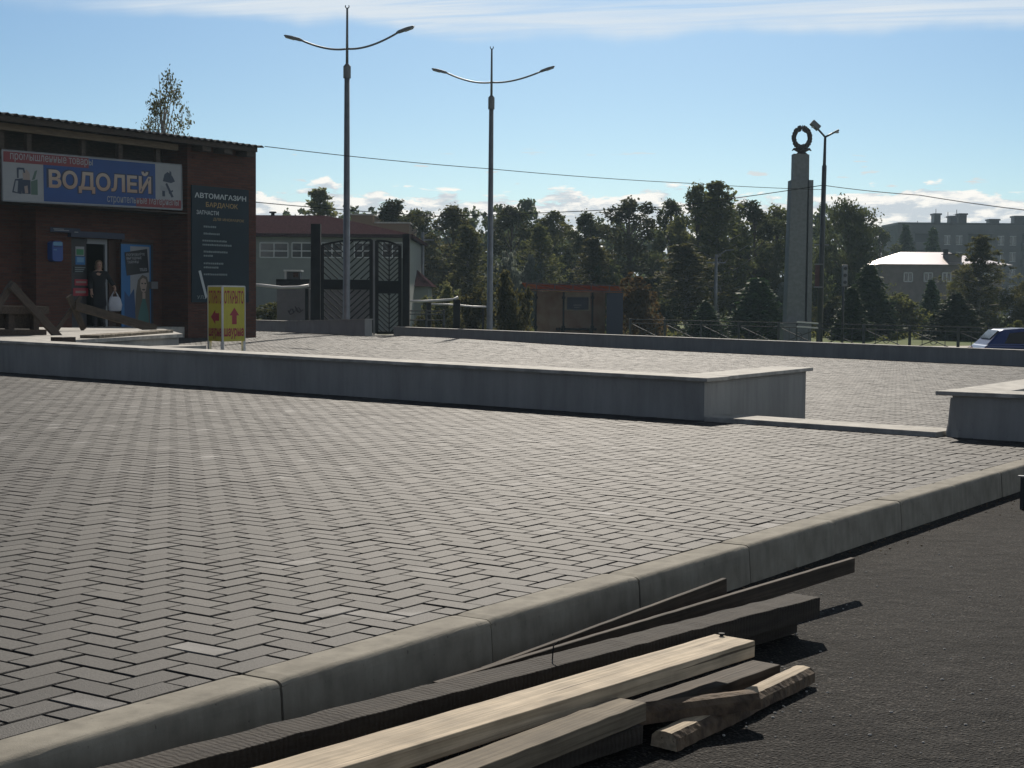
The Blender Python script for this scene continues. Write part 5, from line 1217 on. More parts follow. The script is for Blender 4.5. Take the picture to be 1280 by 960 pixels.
for i in range(26):
    a_ = math.pi/2 + .22 + (2*math.pi-.44)*i/25
    rr = random.Random(i)
    for w in range(3):
        aa = a_ + rr.uniform(-.05, .05); c_ = wc_+Vector((rw*math.cos(aa)*(1+(w-1)*.13), rr.uniform(-.06, .06), rh*math.sin(aa)*(1+(w-1)*.13)))
        b.sphere(c_, (.065+.02*rr.random(), .05, .09+.03*rr.random()), 7, 5)
b.tube([wc_+Vector((rw*math.cos(t), 0, rh*math.sin(t))) for t in np.linspace(math.pi/2+.2, math.pi*2.5-.2, 30)], .065, 8)
wr_ = part('wreath', b, M['bronze'], st_, world=True)
b = MB(); cz = wc_-Vector((0, 0, rh*.95))
for s in (-1, 1):
    b.tube([cz, cz+Vector((.22*s, 0, -.16)), cz+Vector((.40*s, 0, -.10)), cz+Vector((.50*s, 0, -.19))], [.10, .12, .07, .02], 6)
part('ribbon', b, M['bronze'], wr_, world=True)
b = MB(); tw = wc_+Vector((0, -.05, rh*1.02)); n5 = []
for i in range(10):
    r = .16 if i % 2 == 0 else .065; n5.append((tw.x+r*math.sin(math.pi*i/5), tw.z+r*math.cos(math.pi*i/5)))
flat(b, n5[::-1], tw.y, .06); part('star', b, M['bronze'], wr_, world=True)
b = MB(); b.tube([(wc_.x, wc_.y, zT-.02), (wc_.x, wc_.y, zT+.05), (wc_.x, wc_.y, zT+.2), (wc_.x, wc_.y, wc_.z-rh*.9)], [.34, .26, .09, .07], 10); part('pedestal', b, M['bronze'], st_, world=True)
# lamp with two heads beside the stele
D3 = 70.0
a3 = at(1024, 428, D3); g3 = float(zland(a3.x, D3)); top3 = at(1031.5, 170, D3)
l3 = thing('street_lamp', 'street lamp with two short forked heads beside the stone stele', 'street lamp', (a3.x, D3, g3))
k3 = D3/F; lx = top3.x-a3.x; H = top3.z-g3
def on3(f): return Vector((lx*f, 0, H*f))
b = MB(); b.tube([on3(-.01), on3(.42), on3(.86), on3(.865), on3(1)], [.15, .12, .105, .075, .055], 10); part('pole', b, M['steel'], l3, True)
for px, py, big in ((1014.5, 152.5, 1), (1048.5, 162.5, 0)):
    e = at(px, py, D3) - Vector((a3.x, D3, g3)); jn = on3(.995); d_ = (e-jn); n1_ = jn + d_*.55
    b = MB(); b.tube([jn, n1_], .045, 8); part('arm', b, M['steel'], l3, True)
    b = MB(); u_ = d_.normalized()
    if big: b.bar(n1_+Vector((.06, 0, 0)), e, .27, .2, up=(0, -1, .4))
    else: b.bar(n1_, e, .2, .09)
    h = part('lamp_head', b, M['lamphead'], l3, bevel=.03)
    b = MB(); c_ = n1_*.4+e*.6; b.box(c_-Vector((0, 0, .11 if big else .05)), (.2, .2, .06)); part('lens', b, M['lens'], h)
b = MB(); z_ = at(1024, 306, D3).z-g3; xx = lx*z_/H; b.bar((xx-.35, 0, z_), (xx+.3, 0, z_), .06, .05); part('cross_arm', b, M['galv'], l3)
bn_ = thing('banner', 'narrow faded red banner hanging on the pole of the forked street lamp', 'banner', tuple(at(1021, 360, D3-.2)))
b = MB(); p, q = at(1019, 331, D3-.2), at(1024, 358, D3-.2); b.bb(p.x, q.x, D3-.22, D3-.2, q.z, p.z); part('cloth', b, M['banner'], bn_, world=True)
b = MB(); b.bar((p.x-.05, D3-.21, p.z+.03), (q.x+.15, D3-.21, p.z+.03), .04); b.bar((p.x-.05, D3-.21, q.z-.03), (q.x+.15, D3-.21, q.z-.03), .05); part('bar', b, M['galv'], bn_, world=True)
# traffic light seen from behind
D4 = 74.0; a4 = at(1053, 420, D4); g4 = float(zland(a4.x, D4))
tl = thing('traffic_light', 'grey traffic light on a thin post right of the forked street lamp', 'traffic light', (a4.x, D4, g4))
b = MB(); b.tube([(0, 0, -.05), (0, 0, at(1053, 331, D4).z-g4)], .055, 8); part('post', b, M['steel'], tl, True)
b = MB(); z0, z1 = at(1053, 358, D4).z-g4, at(1053, 331, D4).z-g4; b.bb(-.11, .13, -.28, -.06, z0, z1); hs = part('housing', b, M['galv'], tl, bevel=.02)
for i in range(3):
    b = MB(); z_ = z0+(z1-z0)*(.18+.32*i); b.tube([(.01, -.28, z_), (.01, -.34, z_+.01)], .085, 10); part('lamp_hood', b, M['steel'], hs)

# ------------------------------------------------------------------ cars beyond the wall
def car(label, P, rz, paint, scale=1.0):
    g = float(zland(P.x, P.y)); t = thing('parked_car', label, 'car', (P.x, P.y, g+.012), rz); t.scale = (scale,)*3
    # side outline (x forward, z up), rear at x=0
    body = [(0.05, .36), (0.0, .60), (.03, .86), (.10, .98), (.16, 1.02), (1.2, 1.0), (2.9, .97), (3.35, .93), (4.05, .80), (4.28, .62), (4.30, .38), (3.95, .24), (.4, .24)]
    roof = [(.12, 1.0), (.28, 1.16), (.52, 1.40), (.62, 1.435), (1.1, 1.475), (1.7, 1.475), (2.25, 1.41), (3.12, .98)]
    def loft(poly, wf, m, name, tum=None):
        n = len(poly); b = MB(); vs = []
        for s, k in ((-1, 1.0), (-1, 0.93), (1, 0.93), (1, 1.0)): pass
        for s in (-1, 1):
            for x, z in poly: vs.append((x, s*wf(x, z), z))
        fs = [tuple(range(n))[::-1] if True else (), tuple(range(n, 2*n))] + [(i, (i+1) % n, n+(i+1) % n, n+i) for i in range(n)]
        b.add(vs, fs); o = part(name, b, M[m], t); bm_fix(o); bev(o, .05, 3); o.data.polygons.foreach_set('use_smooth', [False]*len(o.data.polygons)); return o
    loft(body, lambda x, z: .88 - .10*max(0, (x-3.4)/.9)**2 - .06*max(0, (.5-x)/.5), paint, 'body')
    loft(roof, lambda x, z: .80 - .22*max(0, (z-1.0)/.48), paint, 'cabin')
    for s in (-1, 1):
        def side(pts, off):
            b = MB(); vs = [(x, s*(.80 - .22*max(0, (z-1.0)/.48) + off), z) for x, z in pts]; vs2 = [(x, y-s*.02, z) for x, y, z in vs]; n = len(pts)
            b.add(vs+vs2, [tuple(range(n)), tuple(range(n, 2*n))[::-1]] + [(i, (i+1) % n, n+(i+1) % n, n+i) for i in range(n)]); return b
        for pts in ([(.62, 1.06), (.78, 1.34), (1.35, 1.405), (1.35, 1.05)], [(1.42, 1.05), (1.42, 1.405), (1.75, 1.40), (2.2, 1.34), (2.75, 1.05)]):
            o = part('side_window', side(pts, .012), M['carglass'], t); bm_fix(o)
        for x in (.85, 1.95):
            b = MB(); b.bb(x, x+.2, s*.872, s*.905, .86, .90); part('door_handle', b, M['rim'], t, bevel=.006)
        b = MB(); b.bb(.015, .22, s*.60, s*.87, .74, .93); part('tail_light', b, M['tail'], t, bevel=.02)
        b = MB(); b.bb(4.02, 4.2, s*.50, s*.78, .64, .76); part('headlight', b, M['lens'], t, bevel=.03)
        for x in (.78, 3.42):
            b = MB(); b.tube([(x, s*.70, .31), (x, s*.895, .31)], [.31, .31], 22); w = part('wheel', b, M['tyre'], t, bevel=.03)
            b = MB(); b.tube([(x, s*.88, .31), (x, s*.905, .31)], [.20, .19], 18); part('rim', b, M['rim'], w)
    b = MB(); b.bar((.27, 0, 1.175), (.50, 0, 1.405), 1.15, .03, up=(-.7, 0, .7)); part('rear_window', b, M['carglass'], t)
    b = MB(); b.bar((2.42, 0, 1.36), (3.02, 0, 1.045), 1.22, .03, up=(.5, 0, .9)); part('windscreen', b, M['carglass'], t)
    return t
cd_ = 43.0; cp0 = at(1219, 425, cd_)
car('blue hatchback car with a red tail light beyond the back wall at right', Vector((cp0.x, cp0.y, 0)), R_(-4), 'carblue', 1.0)
cw = at(1262, 404, 112); car('white car far off among the trees at the right edge, behind the blue car', Vector((cw.x, cw.y, 0)), R_(8), 'carwhite')

# ------------------------------------------------------------------ house with the shining roof, apartment block
DH = 150.0
hx0, hx1 = at(1098, 330, DH).x, at(1258, 331, DH).x; ze = at(1180, 331, DH).z; ghz = float(zland(hx0, DH))
hs_ = thing('taupe_house', 'taupe house with a dazzling bare metal hipped roof among the trees', 'house', ((hx0+hx1)/2, DH, ghz))
b = MB(); b.bb(hx0+.4, hx1-.4, DH, DH+8.4, ghz-.3, ze); part('wall', b, M['housewall'], hs_, world=True)
rz_ = ze + 1.35; ov = .5
rl, rr_ = at(1127, 316, DH+4.2).x, hx1-4.6
b = MB(); b.add([(hx0-.1, DH-ov, ze+.02), (hx1+.5, DH-ov, ze+.02), (hx1+.5, DH+8.9, ze+.02), (hx0-.1, DH+8.9, ze+.02), (rl, DH+4.2, rz_), (rr_, DH+4.2, rz_)], [(0, 1, 5, 4), (1, 2, 5), (2, 3, 4, 5), (3, 0, 4), (0, 3, 2, 1)]); rfo = part('roof', b, M['shineroof'], hs_, world=True)
b = MB(); xq = at(1191, 325, DH+1.2); b.bb(xq.x-.65, xq.x+.65, DH+.4, DH+2.4, ze+.1, ze+1.05); part('dormer', b, M['housewall'], rfo, world=True)
b = MB(); b.bb(xq.x-.75, xq.x+.75, DH+.3, DH+2.6, ze+1.053, ze+1.13); part('dormer_roof', b, M['gate'], rfo, world=True)
b = MB(); xq = at(1182, 320, DH+3); b.bb(xq.x-.2, xq.x+.2, DH+2.8, DH+3.2, ze+.6, rz_+.25); part('chimney', b, M['gate'], rfo, world=True)
for p in (1135, 1160, 1183, 1212, 1236):
    a, c = at(p-5, 341, DH), at(p+5, 352, DH); b = MB(); b.bb(a.x, c.x, DH-.05, DH-.002, c.z, a.z); w_ = part('window', b, M['glass'], hs_, world=True)
    b = MB()
    for x in (a.x, (a.x+c.x)/2, c.x): b.bb(x-.05, x+.05, DH-.1, DH-.052, c.z, a.z)
    b.bb(a.x, c.x, DH-.1, DH-.053, c.z-.05, c.z+.05); b.bb(a.x, c.x, DH-.1, DH-.053, a.z-.05, a.z+.05); part('frame', b, M['frame'], w_, world=True)
DA = 265.0
ax0, ax1 = at(1123, 300, DA).x, at(1420, 300, DA).x; za = at(1200, 281, DA).z; gza = float(zland(ax0, DA))
apt = thing('apartment_block', 'grey panel apartment block with loggias and roof vents at the far right', 'building', ((ax0+ax1)/2, DA, gza))
b = MB(); b.bb(ax0, ax1, DA, DA+12, gza-.5, za); part('wall', b, M['blockwall'], apt, world=True)
b = MB(); b.bb(ax0-.1, ax1, DA-.15, DA+12.1, za+.003, za+.35); part('roof_edge', b, M['steel'], apt, world=True)
pt = DA/F
for k in range(5):
    zt_ = at(0, 296+k*20.5, DA).z + 4.4; zt_ = za - 1.9 - 2.8*k
    x = 1128
    for kind, w in (('w', 8), ('l', 30), ('w', 8), ('w', 8), ('l', 30), ('w', 8), ('w', 8), ('l', 30), ('w', 8), ('w', 8), ('l', 30)):
        a, c = at(x, 300, DA).x, at(x+w, 300, DA).x
        b = MB()
        if kind == 'w':
            b.bb(a, c, DA-.05, DA-.002, zt_-1.5, zt_); w_ = part('window', b, M['glass'], apt, world=True)
            b = MB(); b.bb((a+c)/2-.06, (a+c)/2+.06, DA-.1, DA-.052, zt_-1.5, zt_); b.bb(a, c, DA-.1, DA-.053, zt_-.06, zt_+.04); b.bb(a, c, DA-.1, DA-.053, zt_-1.55, zt_-1.45); part('frame', b, M['frame'], w_, world=True)
        else:
            b.bb(a, c, DA-1.0, DA-.002, zt_-2.45, zt_-1.15); b.bb(a, c, DA-1.05, DA-.002, zt_+.35, zt_+.5); lo = part('loggia', b, M['blockwall'], apt, world=True)
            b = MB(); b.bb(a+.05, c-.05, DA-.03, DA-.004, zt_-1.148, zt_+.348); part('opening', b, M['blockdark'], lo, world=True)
        x += w+7
for px, py, w in ((1170, 267, 8), (1190, 270, 8), (1202, 267, 9), (1241, 274, 12), (1274, 270, 16)):
    b = MB(); a, c = at(px-w/2, py, DA+5), at(px+w/2, py, DA+5); b.bb(a.x, c.x, DA+4, DA+6, za-.1, a.z-.3); b.bb(a.x-.15, c.x+.15, DA+3.8, DA+6.2, a.z-.28, a.z); part('roof_vent', b, M['steel'], apt, world=True)
for px, py in ((1170, 261), (1185, 265), (1196, 262), (1147, 276)):
    b = MB(); a = at(px, py, DA+5); b.tube([(a.x, DA+5, za-.1), (a.x, DA+5, a.z)], .06, 5); b.bar((a.x-.6, DA+5, a.z-.9), (a.x+.6, DA+5, a.z-.9), .07); part('aerial', b, M['steel'], apt, world=True)

# ------------------------------------------------------------------ overhead cables and a pole in the trees
def cable(label, pts, r):
    q = [at(x, y, d) for x, y, d in pts]; sm_ = []
    for i in range(len(q)-1):
        for u in np.linspace(0, 1, 9)[:-1]: sm_.append(q[i].lerp(q[i+1], u) - Vector((0, 0, 4*u*(1-u)*.004*(q[i+1]-q[i]).length)))
    sm_.append(q[-1]); b = MB(); b.tube(sm_, r, 5); o = solo('overhead_cable', b, M['wire'], label, 'cable', tuple(q[0])); return o
cable('thin cable running from the corner of the shop roof across the sky to the stele', [(331, 183, 48.0), (612, 211, 58), (860, 229, 66), (1027.5, 237, 70)], .013)
cable('overhead cable hanging low across the treetops from the left to the forked lamp', [(312, 252, 64), (545, 270.5, 68), (840, 258, 70), (1028.5, 231.5, 70)], .018)
cable('overhead cable descending from the forked lamp to the right edge', [(1029, 231.5, 70), (1150, 244, 60), (1330, 268, 50)], .016)
def pole_(px, py, d, label, arm):
    a = at(px, 400, d); g = float(zland(a.x, d)); H = at(px, py, d).z-g; t = thing('utility_pole', label, 'utility pole', (a.x, d, g))
    b = MB(); b.tube([(0, 0, -.1), (0, 0, H)], [.14, .08], 8); part('pole', b, M['galv'], t, True)
    b = MB(); b.bar((-.5*arm, 0, H-.5), (.5*arm, 0, H-.5), .08, .08); b.tube([(0, 0, H-.2), (.5*arm, 0, H+.25), (.9*arm, 0, H+.3)], .04, 6); part('cross_arm', b, M['galv'], t)
    return t
pole_(894, 318, 95, 'thin utility pole with a small cross arm in front of the tall tree', 1.2)
pole_(528, 290, 98, 'thin grey utility pole behind the low house right of the gate', 1.4)

# ------------------------------------------------------------------ trees
def quads_mesh(name, V4, rnd, m):
    n = len(V4); me = bpy.data.meshes.new(name); me.vertices.add(n*4); me.vertices.foreach_set('co', V4.reshape(-1).astype(np.float32))
    me.loops.add(n*4); me.loops.foreach_set('vertex_index', np.arange(n*4, dtype=np.int32)); me.polygons.add(n); me.polygons.foreach_set('loop_start', np.arange(n, dtype=np.int32)*4)
    me.materials.append(m); me.update(calc_edges=True); a = me.attributes.new('rnd', 'FLOAT', 'FACE'); a.data.foreach_set('value', np.clip(rnd, 0, 1).astype(np.float32)); return me
def leaves(cen, size, rg, long_=1.5, dirs=None):
    n = len(cen); a = rg.normal(size=(n, 3)) if dirs is None else dirs + rg.normal(scale=.35, size=(n, 3))
    a /= np.linalg.norm(a, axis=1)[:, None]; r = rg.normal(size=(n, 3)); b = np.cross(a, r); b /= np.linalg.norm(b, axis=1)[:, None]
    s = (size*rg.uniform(.6, 1.35, n))[:, None]
    return np.stack([cen-a*s*long_*.5, cen+b*s*.42, cen+a*s*long_*.5, cen-b*s*.42], 1)
def broad(seed, H=10.0, Wd=5.0, limbs=60, per=9, nl=20, ls=.2, z0=.14, shape='oval', clump=.42, lead=1):
    rg = np.random.default_rng(seed); b = MB(); tops = []
    lean_ = rg.normal(scale=.02, size=2)
    for j in range(lead):
        off = rg.normal(scale=Wd*.16, size=2) if lead > 1 else np.zeros(2); hh = H*(1 if j == 0 else rg.uniform(.66, .9))
        pts = [Vector((off[0]*t + lean_[0]*H*t, off[1]*t + lean_[1]*H*t, hh*.97*t)) + Vector((rg.normal()*.08, rg.normal()*.08, 0))*(t > 0) for t in np.linspace(0, 1, 7)]
        b.tube(pts, [H*.017*(1-.9*t)/(1 if j == 0 else 1.5) for t in np.linspace(0, 1, 7)], 7); tops.append((pts, hh))
    C = []; Cr = []; az0 = rg.uniform(0, 6.28)
    lob = rg.uniform(.5, 1.3, 7)
    for i in range(limbs):
        pts, hh = tops[i % lead]; f = z0 + (1-z0)*(i+rg.uniform(0, 1))/limbs; f = min(f, .985); t = f*6; k = min(int(t), 5); p = pts[k].lerp(pts[k+1], t-k)
        az = az0 + i*2.399; g = (f-z0)/(1-z0)
        if shape == 'oval': pr = (1-g*.98)**.85*min(1, g*4.5+.45)*1.15
        elif shape == 'col': pr = (1-g*.98)**.7*min(1, g*3.5+.35)
        else: pr = math.sqrt(max(0, 1-(g*.98)**2))
        L_ = Wd/2*pr*lob[int(az/.9) % 7]*rg.uniform(.7, 1.1)/(1.2 if lead > 1 else 1) + .1
        el = R_(12+42*g)+rg.normal()*.15; d = Vector((math.cos(az)*math.cos(el), math.sin(az)*math.cos(el), math.sin(el)))
        q = p + d*L_; mid = p.lerp(q, .5) + Vector((0, 0, -.05*L_))
        b.tube([p, mid, q], [H*.006*(1.2-g), H*.004*(1.2-g), .012], 4, cap=False)
        for c in range(per):
            u = rg.uniform(.3, 1.05); x = p.lerp(q, u) + Vector(rg.normal(scale=.13*L_+.08, size=3)); C.append(x); Cr.append(rg.uniform(.55, 1.2)*clump*(1.15-.7*g))
    C = np.array(C); Cr = np.array(Cr); n = len(C)
    cen = np.repeat(C, nl, 0) + rg.normal(size=(n*nl, 3))*np.repeat(Cr, nl)[:, None]*np.array([.55, .55, .42])
    cen[:, 2] = np.maximum(cen[:, 2], .12)
    rnd = np.repeat(rg.uniform(0, .75, n), nl) + rg.uniform(-.1, .3, n*nl)
    return b, leaves(cen, ls, rg), rnd
def subcrowns(rg, H, Wd, n, z0):
    S_ = []
    for i in range(n):
        g = (i+rg.uniform(0, 1))/n; rm = Wd/2*math.sqrt(max(.03, 1-((g-.36)/.66)**2)); az = i*2.399+rg.normal()*.4; r = rm*rg.uniform(.25, .82)
        S_.append((math.cos(az)*r, math.sin(az)*r, H*(z0+(.93-z0)*g), Wd*rg.uniform(.12, .22)*(1.12-.55*g)))
    S_.append((rg.normal()*.1, rg.normal()*.1, H*.93, Wd*.09)); S_.append((rg.normal()*.5, rg.normal()*.5, H*.84, Wd*.12))
    return S_
def shell(rg, c, dens, sq=.95):
    n = int(dens*c[3]**2); d = rg.normal(size=(n, 3)); d /= np.linalg.norm(d, axis=1)[:, None]
    bump = 1+.22*np.sin(d[:, 0]*5+c[0]*9)*np.sin(d[:, 2]*6+c[1]*7)
    r = c[3]*np.where(rg.uniform(0, 1, n) < .13, rg.uniform(1.0, 1.5, n), rg.uniform(.4, 1.05, n)**.6)*bump
    p = np.array(c[:3])+d*r[:, None]*np.array([1, 1, sq]); return p
def billow(seed, H=10.0, Wd=5.0, n=22, dens=420, ls=.14, z0=.16):
    rg = np.random.default_rng(seed); b = MB(); top = Vector((rg.normal()*.2, rg.normal()*.2, H*.95))
    ax = [Vector((0, 0, 0)).lerp(top, t) + Vector((rg.normal()*.06, rg.normal()*.06, 0))*(t > 0) for t in np.linspace(0, 1, 7)]
    b.tube(ax, [H*.017*(1-.92*t) for t in np.linspace(0, 1, 7)], 7); P = []; R = []
    for c in subcrowns(rg, H, Wd, n, z0):
        f = min(max(c[2]/H-.16, .04), .95)*6; k = min(int(f), 5); p = ax[k].lerp(ax[k+1], f-k); q = Vector(c[:3])
        b.tube([p, p.lerp(q, .5)+Vector((0, 0, -.08)), q], [H*.006, H*.004, .015], 4, cap=False)
        for w in range(5):
            d = Vector(rg.normal(size=3)).normalized()*c[3]*1.05; b.tube([q, q+d*.6+Vector((0, 0, .05)), q+d], [.02, .013, .006], 3, cap=False)
        x = shell(rg, c, dens); P.append(x); R.append(rg.uniform(0, .6)+rg.uniform(-.1, .35, len(x)))
    P = np.concatenate(P); P[:, 2] = np.maximum(P[:, 2], .15); return b, leaves(P, ls, rg), np.concatenate(R)
def spruce(seed, H=8.0, Wd=4.0, ls=.22):
    rg = np.random.default_rng(seed); b = MB(); b.tube([(0, 0, 0), (0, 0, H*.5), (0, 0, H)], [H*.018, H*.011, .01], 7)
    cen = []; dr = []; rn = []; z = .05*H
    while z < H*.98:
        g = z/H; L0 = Wd/2*(1-g)**.85*rg.uniform(.85, 1.1); nb = int(7+6*(1-g)); ph = rg.uniform(0, 6.28)
        for k in range(nb):
            az = ph + 2*math.pi*k/nb + rg.normal()*.15; L_ = L0*rg.uniform(.7, 1.12)+.05; dro = .18-.55*g; v = rg.uniform(0, .7)
            for u in np.linspace(.12, 1, max(4, int(L_/.13))):
                r = L_*u; zz = z - dro*r*(.6+.5*u) + .08*r*u; base = np.array([math.cos(az)*r, math.sin(az)*r, zz]); s_ = .10+.14*(1-u)
                for w in range(5):
                    cen.append(base+rg.normal(scale=.06+.05*(1-u), size=3)); side = rg.choice((-1, 1))*.7
                    dr.append([math.cos(az+side), math.sin(az+side), -.25]); rn.append(v+rg.uniform(-.1, .3)+.15*u)
        z += H*.032*rg.uniform(.8, 1.25)
    cen = np.array(cen); cen[:, 2] = np.maximum(cen[:, 2], .05); dr = np.array(dr); dr /= np.linalg.norm(dr, axis=1)[:, None]
    return b, leaves(cen, ls, rg, 1.9, dr), np.array(rn)
PROTO = {}
NOM = {'thin': (10, 4.2), 'tall': (10, 4.6), 'open': (10, 4.2), 'round': (10, 9), 'bush': (3, 3.4), 'spru': (8, 4.4)}
def proto(key, res, leafm, barkm):
    b, q, r = res; k = 'spru' if key.startswith('spru') else key[:-1]; nh, nw = NOM[k]
    c_ = q.mean(1); rad = np.percentile(np.hypot(c_[:, 0], c_[:, 1]), 96); kx = nw/2/rad; kz = nh/np.percentile(c_[:, 2], 99.8)
    q = q*np.array([kx, kx, kz]); b.v = [(x*kx, y*kx, z*kz) for x, y, z in b.v]; PROTO[key] = (b.mesh(key+'_trunk', M[barkm], True), quads_mesh(key+'_crown', q, r, M[leafm]))
for i in range(4): proto('tall%d' % i, billow(20+i, 10, 4.6, (24, 20, 26, 18)[i], 1150, .14, (.12, .16, .1, .18)[i]), 'leafdark', 'bark')
for i in range(3): proto('open%d' % i, broad(40+i, 10, 4.2, 60, 8, 22, .13, .16, 'col', .32, 1), 'leafmid', 'birchbark')
proto('thin0', billow(55, 10, 4.2, 26, 420, .10, .34), 'leafmid', 'birchbark')
for i in range(2): proto('round%d' % i, billow(60+i, 10, 9, 30, 520, .17, .12), 'leafdark', 'bark')
for i in range(3): proto('bush%d' % i, broad(80+i, 3, 3.4, 46, 8, 18, .13, .02, 'dome', .30, 4), 'leafmid', 'bark')
for i in range(3): proto('spruce%d' % i, spruce(100+i, 8, 4.4), 'needle', 'bark')
CATN = {'thin': ('birch_tree', 'tree'), 'tall': ('broadleaf_tree', 'tree'), 'open': ('birch_tree', 'tree'), 'round': ('broadleaf_tree', 'tree'), 'bush': ('bush', 'bush'), 'spru': ('spruce_tree', 'tree')}
def tree(key, px, ytop, hw, d, lm, label, group=None, zbase=None):
    a = at(px, 400, d); g = float(zland(a.x, d)) - .05 if zbase is None else zbase; H = at(px, ytop, d).z - g; k = 'spru' if key.startswith('spru') else key[:-1]
    nh, nw = NOM[k]; nm, cat = CATN[k]; t = thing(nm, label, cat, (a.x, d, g), random.uniform(0, 6.28), group or {'tree': 'trees beyond the road', 'bush': 'bushes beyond the road'}[cat])
    sx = 2*hw*(1.45 if k in ('tall', 'open', 'thin') else 1.15)*d/F/nw; t.scale = (sx, sx, H/nh/.98)
    for nm_, me in zip(('trunk', 'crown'), PROTO[key]):
        o = bpy.data.objects.new(nm_, me); COL.objects.link(o); o.parent = t
        if nm_ == 'crown' and lm: o.material_slots[0].link = 'OBJECT'; o.material_slots[0].material = M[lm]
TREES = [
 ('open0', 404, 240, 26, 118, 'leafpale', 'sparse yellowing birch rising over the maroon roof'),
 ('tall0', 491, 254, 34, 108, None, 'dark broadleaf tree directly above the right end of the maroon roof'),
 ('tall1', 522, 266, 22, 122, None, 'slim dark tree right of the long building, behind the thin grey utility pole'),
 ('tall2', 566, 263, 33, 112, 'leafmid', 'dark bushy tree left of the second street lamp'),
 ('open1', 590, 285, 24, 100, None, 'olive birch standing against the second street lamp pole on its left'),
 ('tall3', 637, 262, 32, 118, None, 'dark tree with a forked top just right of the second street lamp'),
 ('open2', 676, 285, 24, 108, None, 'loose olive birch above the left end of the bus shelter'),
 ('tall0', 690, 268, 30, 124, 'leafmid', 'tree with a pointed crown above the bus shelter roof on its left half'),
 ('tall2', 728, 270, 28, 120, None, 'dark tree above the right half of the bus shelter roof'),
 ('open0', 745, 300, 22, 102, None, 'lower olive birch behind the right end of the bus shelter'),
 ('tall1', 787, 253, 36, 118, None, 'broad dark tree right of the bus shelter with a square top'),
 ('tall3', 836, 254, 24, 116, None, 'narrow dark tree left of the tallest birch'),
 ('tall2', 868, 236, 27, 112, 'leafmid', 'tallest tree of the row, left leader of the twin topped pair'),
 ('open1', 897, 232, 30, 110, None, 'tallest birch, right leader of the twin topped pair'),
 ('tall0', 938, 255, 32, 112, None, 'dark tree between the tallest birch and the stele'),
 ('tall1', 968, 262, 30, 116, 'leafmid', 'brownish green tree just left of the stone stele'),
 ('round0', 1056, 254, 46, 118, None, 'round headed dark tree just right of the forked lamp'),
 ('tall3', 1096, 286, 22, 172, None, 'dark tree sloping down beside the left eave of the shining roof'),
 ('spruce0', 1130, 286, 20, 190, None, 'dark spruce left of the apartment block, over the shining roof'),
 ('spruce1', 1164, 289, 19, 188, None, 'dark conical spruce in front of the apartment block'),
 ('open2', 1222, 297, 27, 102, 'leafmid', 'large olive birch standing before the shining roof at its right half'),
 ('tall2', 1206, 335, 16, 104, 'leafmid', 'lower green tree left of the large olive birch, in front of the taupe wall'),
 ('round1', 1292, 350, 36, 96, 'leafmid', 'bushy tree cut by the right edge above the white car'),
 ('open0', 863, 308, 32, 98, None, 'mid green birch lower than the tall row, above the barrier left of the stele'),
 ('bush0', 636, 342, 22, 68, 'leafmid', 'leafy yellow green bush right behind the second street lamp pole'),
 ('bush1', 806, 345, 30, 84, 'leafred', 'russet bush beside the right end of the bus shelter'),
 ('spruce2', 946, 350, 34, 88, None, 'wide young spruce between the barrier and the stele'),
 ('spruce0', 882, 378, 24, 84, None, 'small low spruce behind the barrier below the tall birch'),
 ('spruce1', 1085, 334, 34, 92, None, 'large spruce right of the traffic light'),
 ('spruce2', 1064, 362, 22, 86, None, 'smaller spruce right behind the traffic light post'),
 ('spruce1', 1163, 352, 18, 99, None, 'slender spruce in front of the taupe house wall'),
 ('bush2', 1128, 368, 28, 98, 'leafmid', 'rounded bush between the two spruces below the house'),
 ('spruce0', 1194, 368, 34, 88, None, 'dark wide spruce behind the barrier left of the blue car'),
 ('bush1', 1240, 360, 26, 106, 'leafdark', 'dark bush at the foot of the large olive birch'),
 ('bush2', 625, 318, 22, 104, 'leafsilver', 'silvery shrub showing between the second lamp and the bus shelter, the left one'),
 ('bush0', 655, 322, 20, 106, 'leafsilver', 'silvery shrub above the left corner of the bus shelter'),
 ('bush1', 972, 352, 26, 106, 'leafsilver', 'pale silvery shrub close to the left face of the stele'),
 ('bush0', 552, 358, 20, 74, 'leafpale', 'pale yellowish bush right of the small red roofed house'),
 ('bush2', 588, 362, 22, 72, 'leafmid', 'green bush behind the white pipes just left of the second lamp'),
 ('bush1', 531, 390, 14, 70, 'leafmid', 'low green bush behind the grey rail fence'),
 ('bush0', 1036, 372, 24, 96, 'leafdark', 'dark bush between the stele and the traffic light'),
 ('bush2', 830, 372, 22, 92, 'leafdark', 'dark low bush behind the barrier right of the russet bush'),
 ('bush0', 1015, 340, 24, 110, 'leafdark', 'tall dark bush directly behind the forked lamp pole'),
 ('bush1', 335, 378, 26, 68, 'leafmid', 'green bush between the brick shop and the lilac wall'),
 ('bush2', 920, 352, 20, 112, 'leafdark', 'dark bush in the shade under the tallest birch'),
 ('bush1', 770, 330, 26, 100, 'leafdark', 'dark shrub behind the right wall of the bus shelter'),
 ('bush0', 1275, 402, 16, 70, 'leafmid', 'low bush behind the roof of the blue car'),
]
for t in TREES: tree(*t)
tree('thin0', 211, 98, 27, 62, 'leafmid', 'slender birch standing behind the brick shop, its top above the roof', 'tree behind the shop', 0.0)
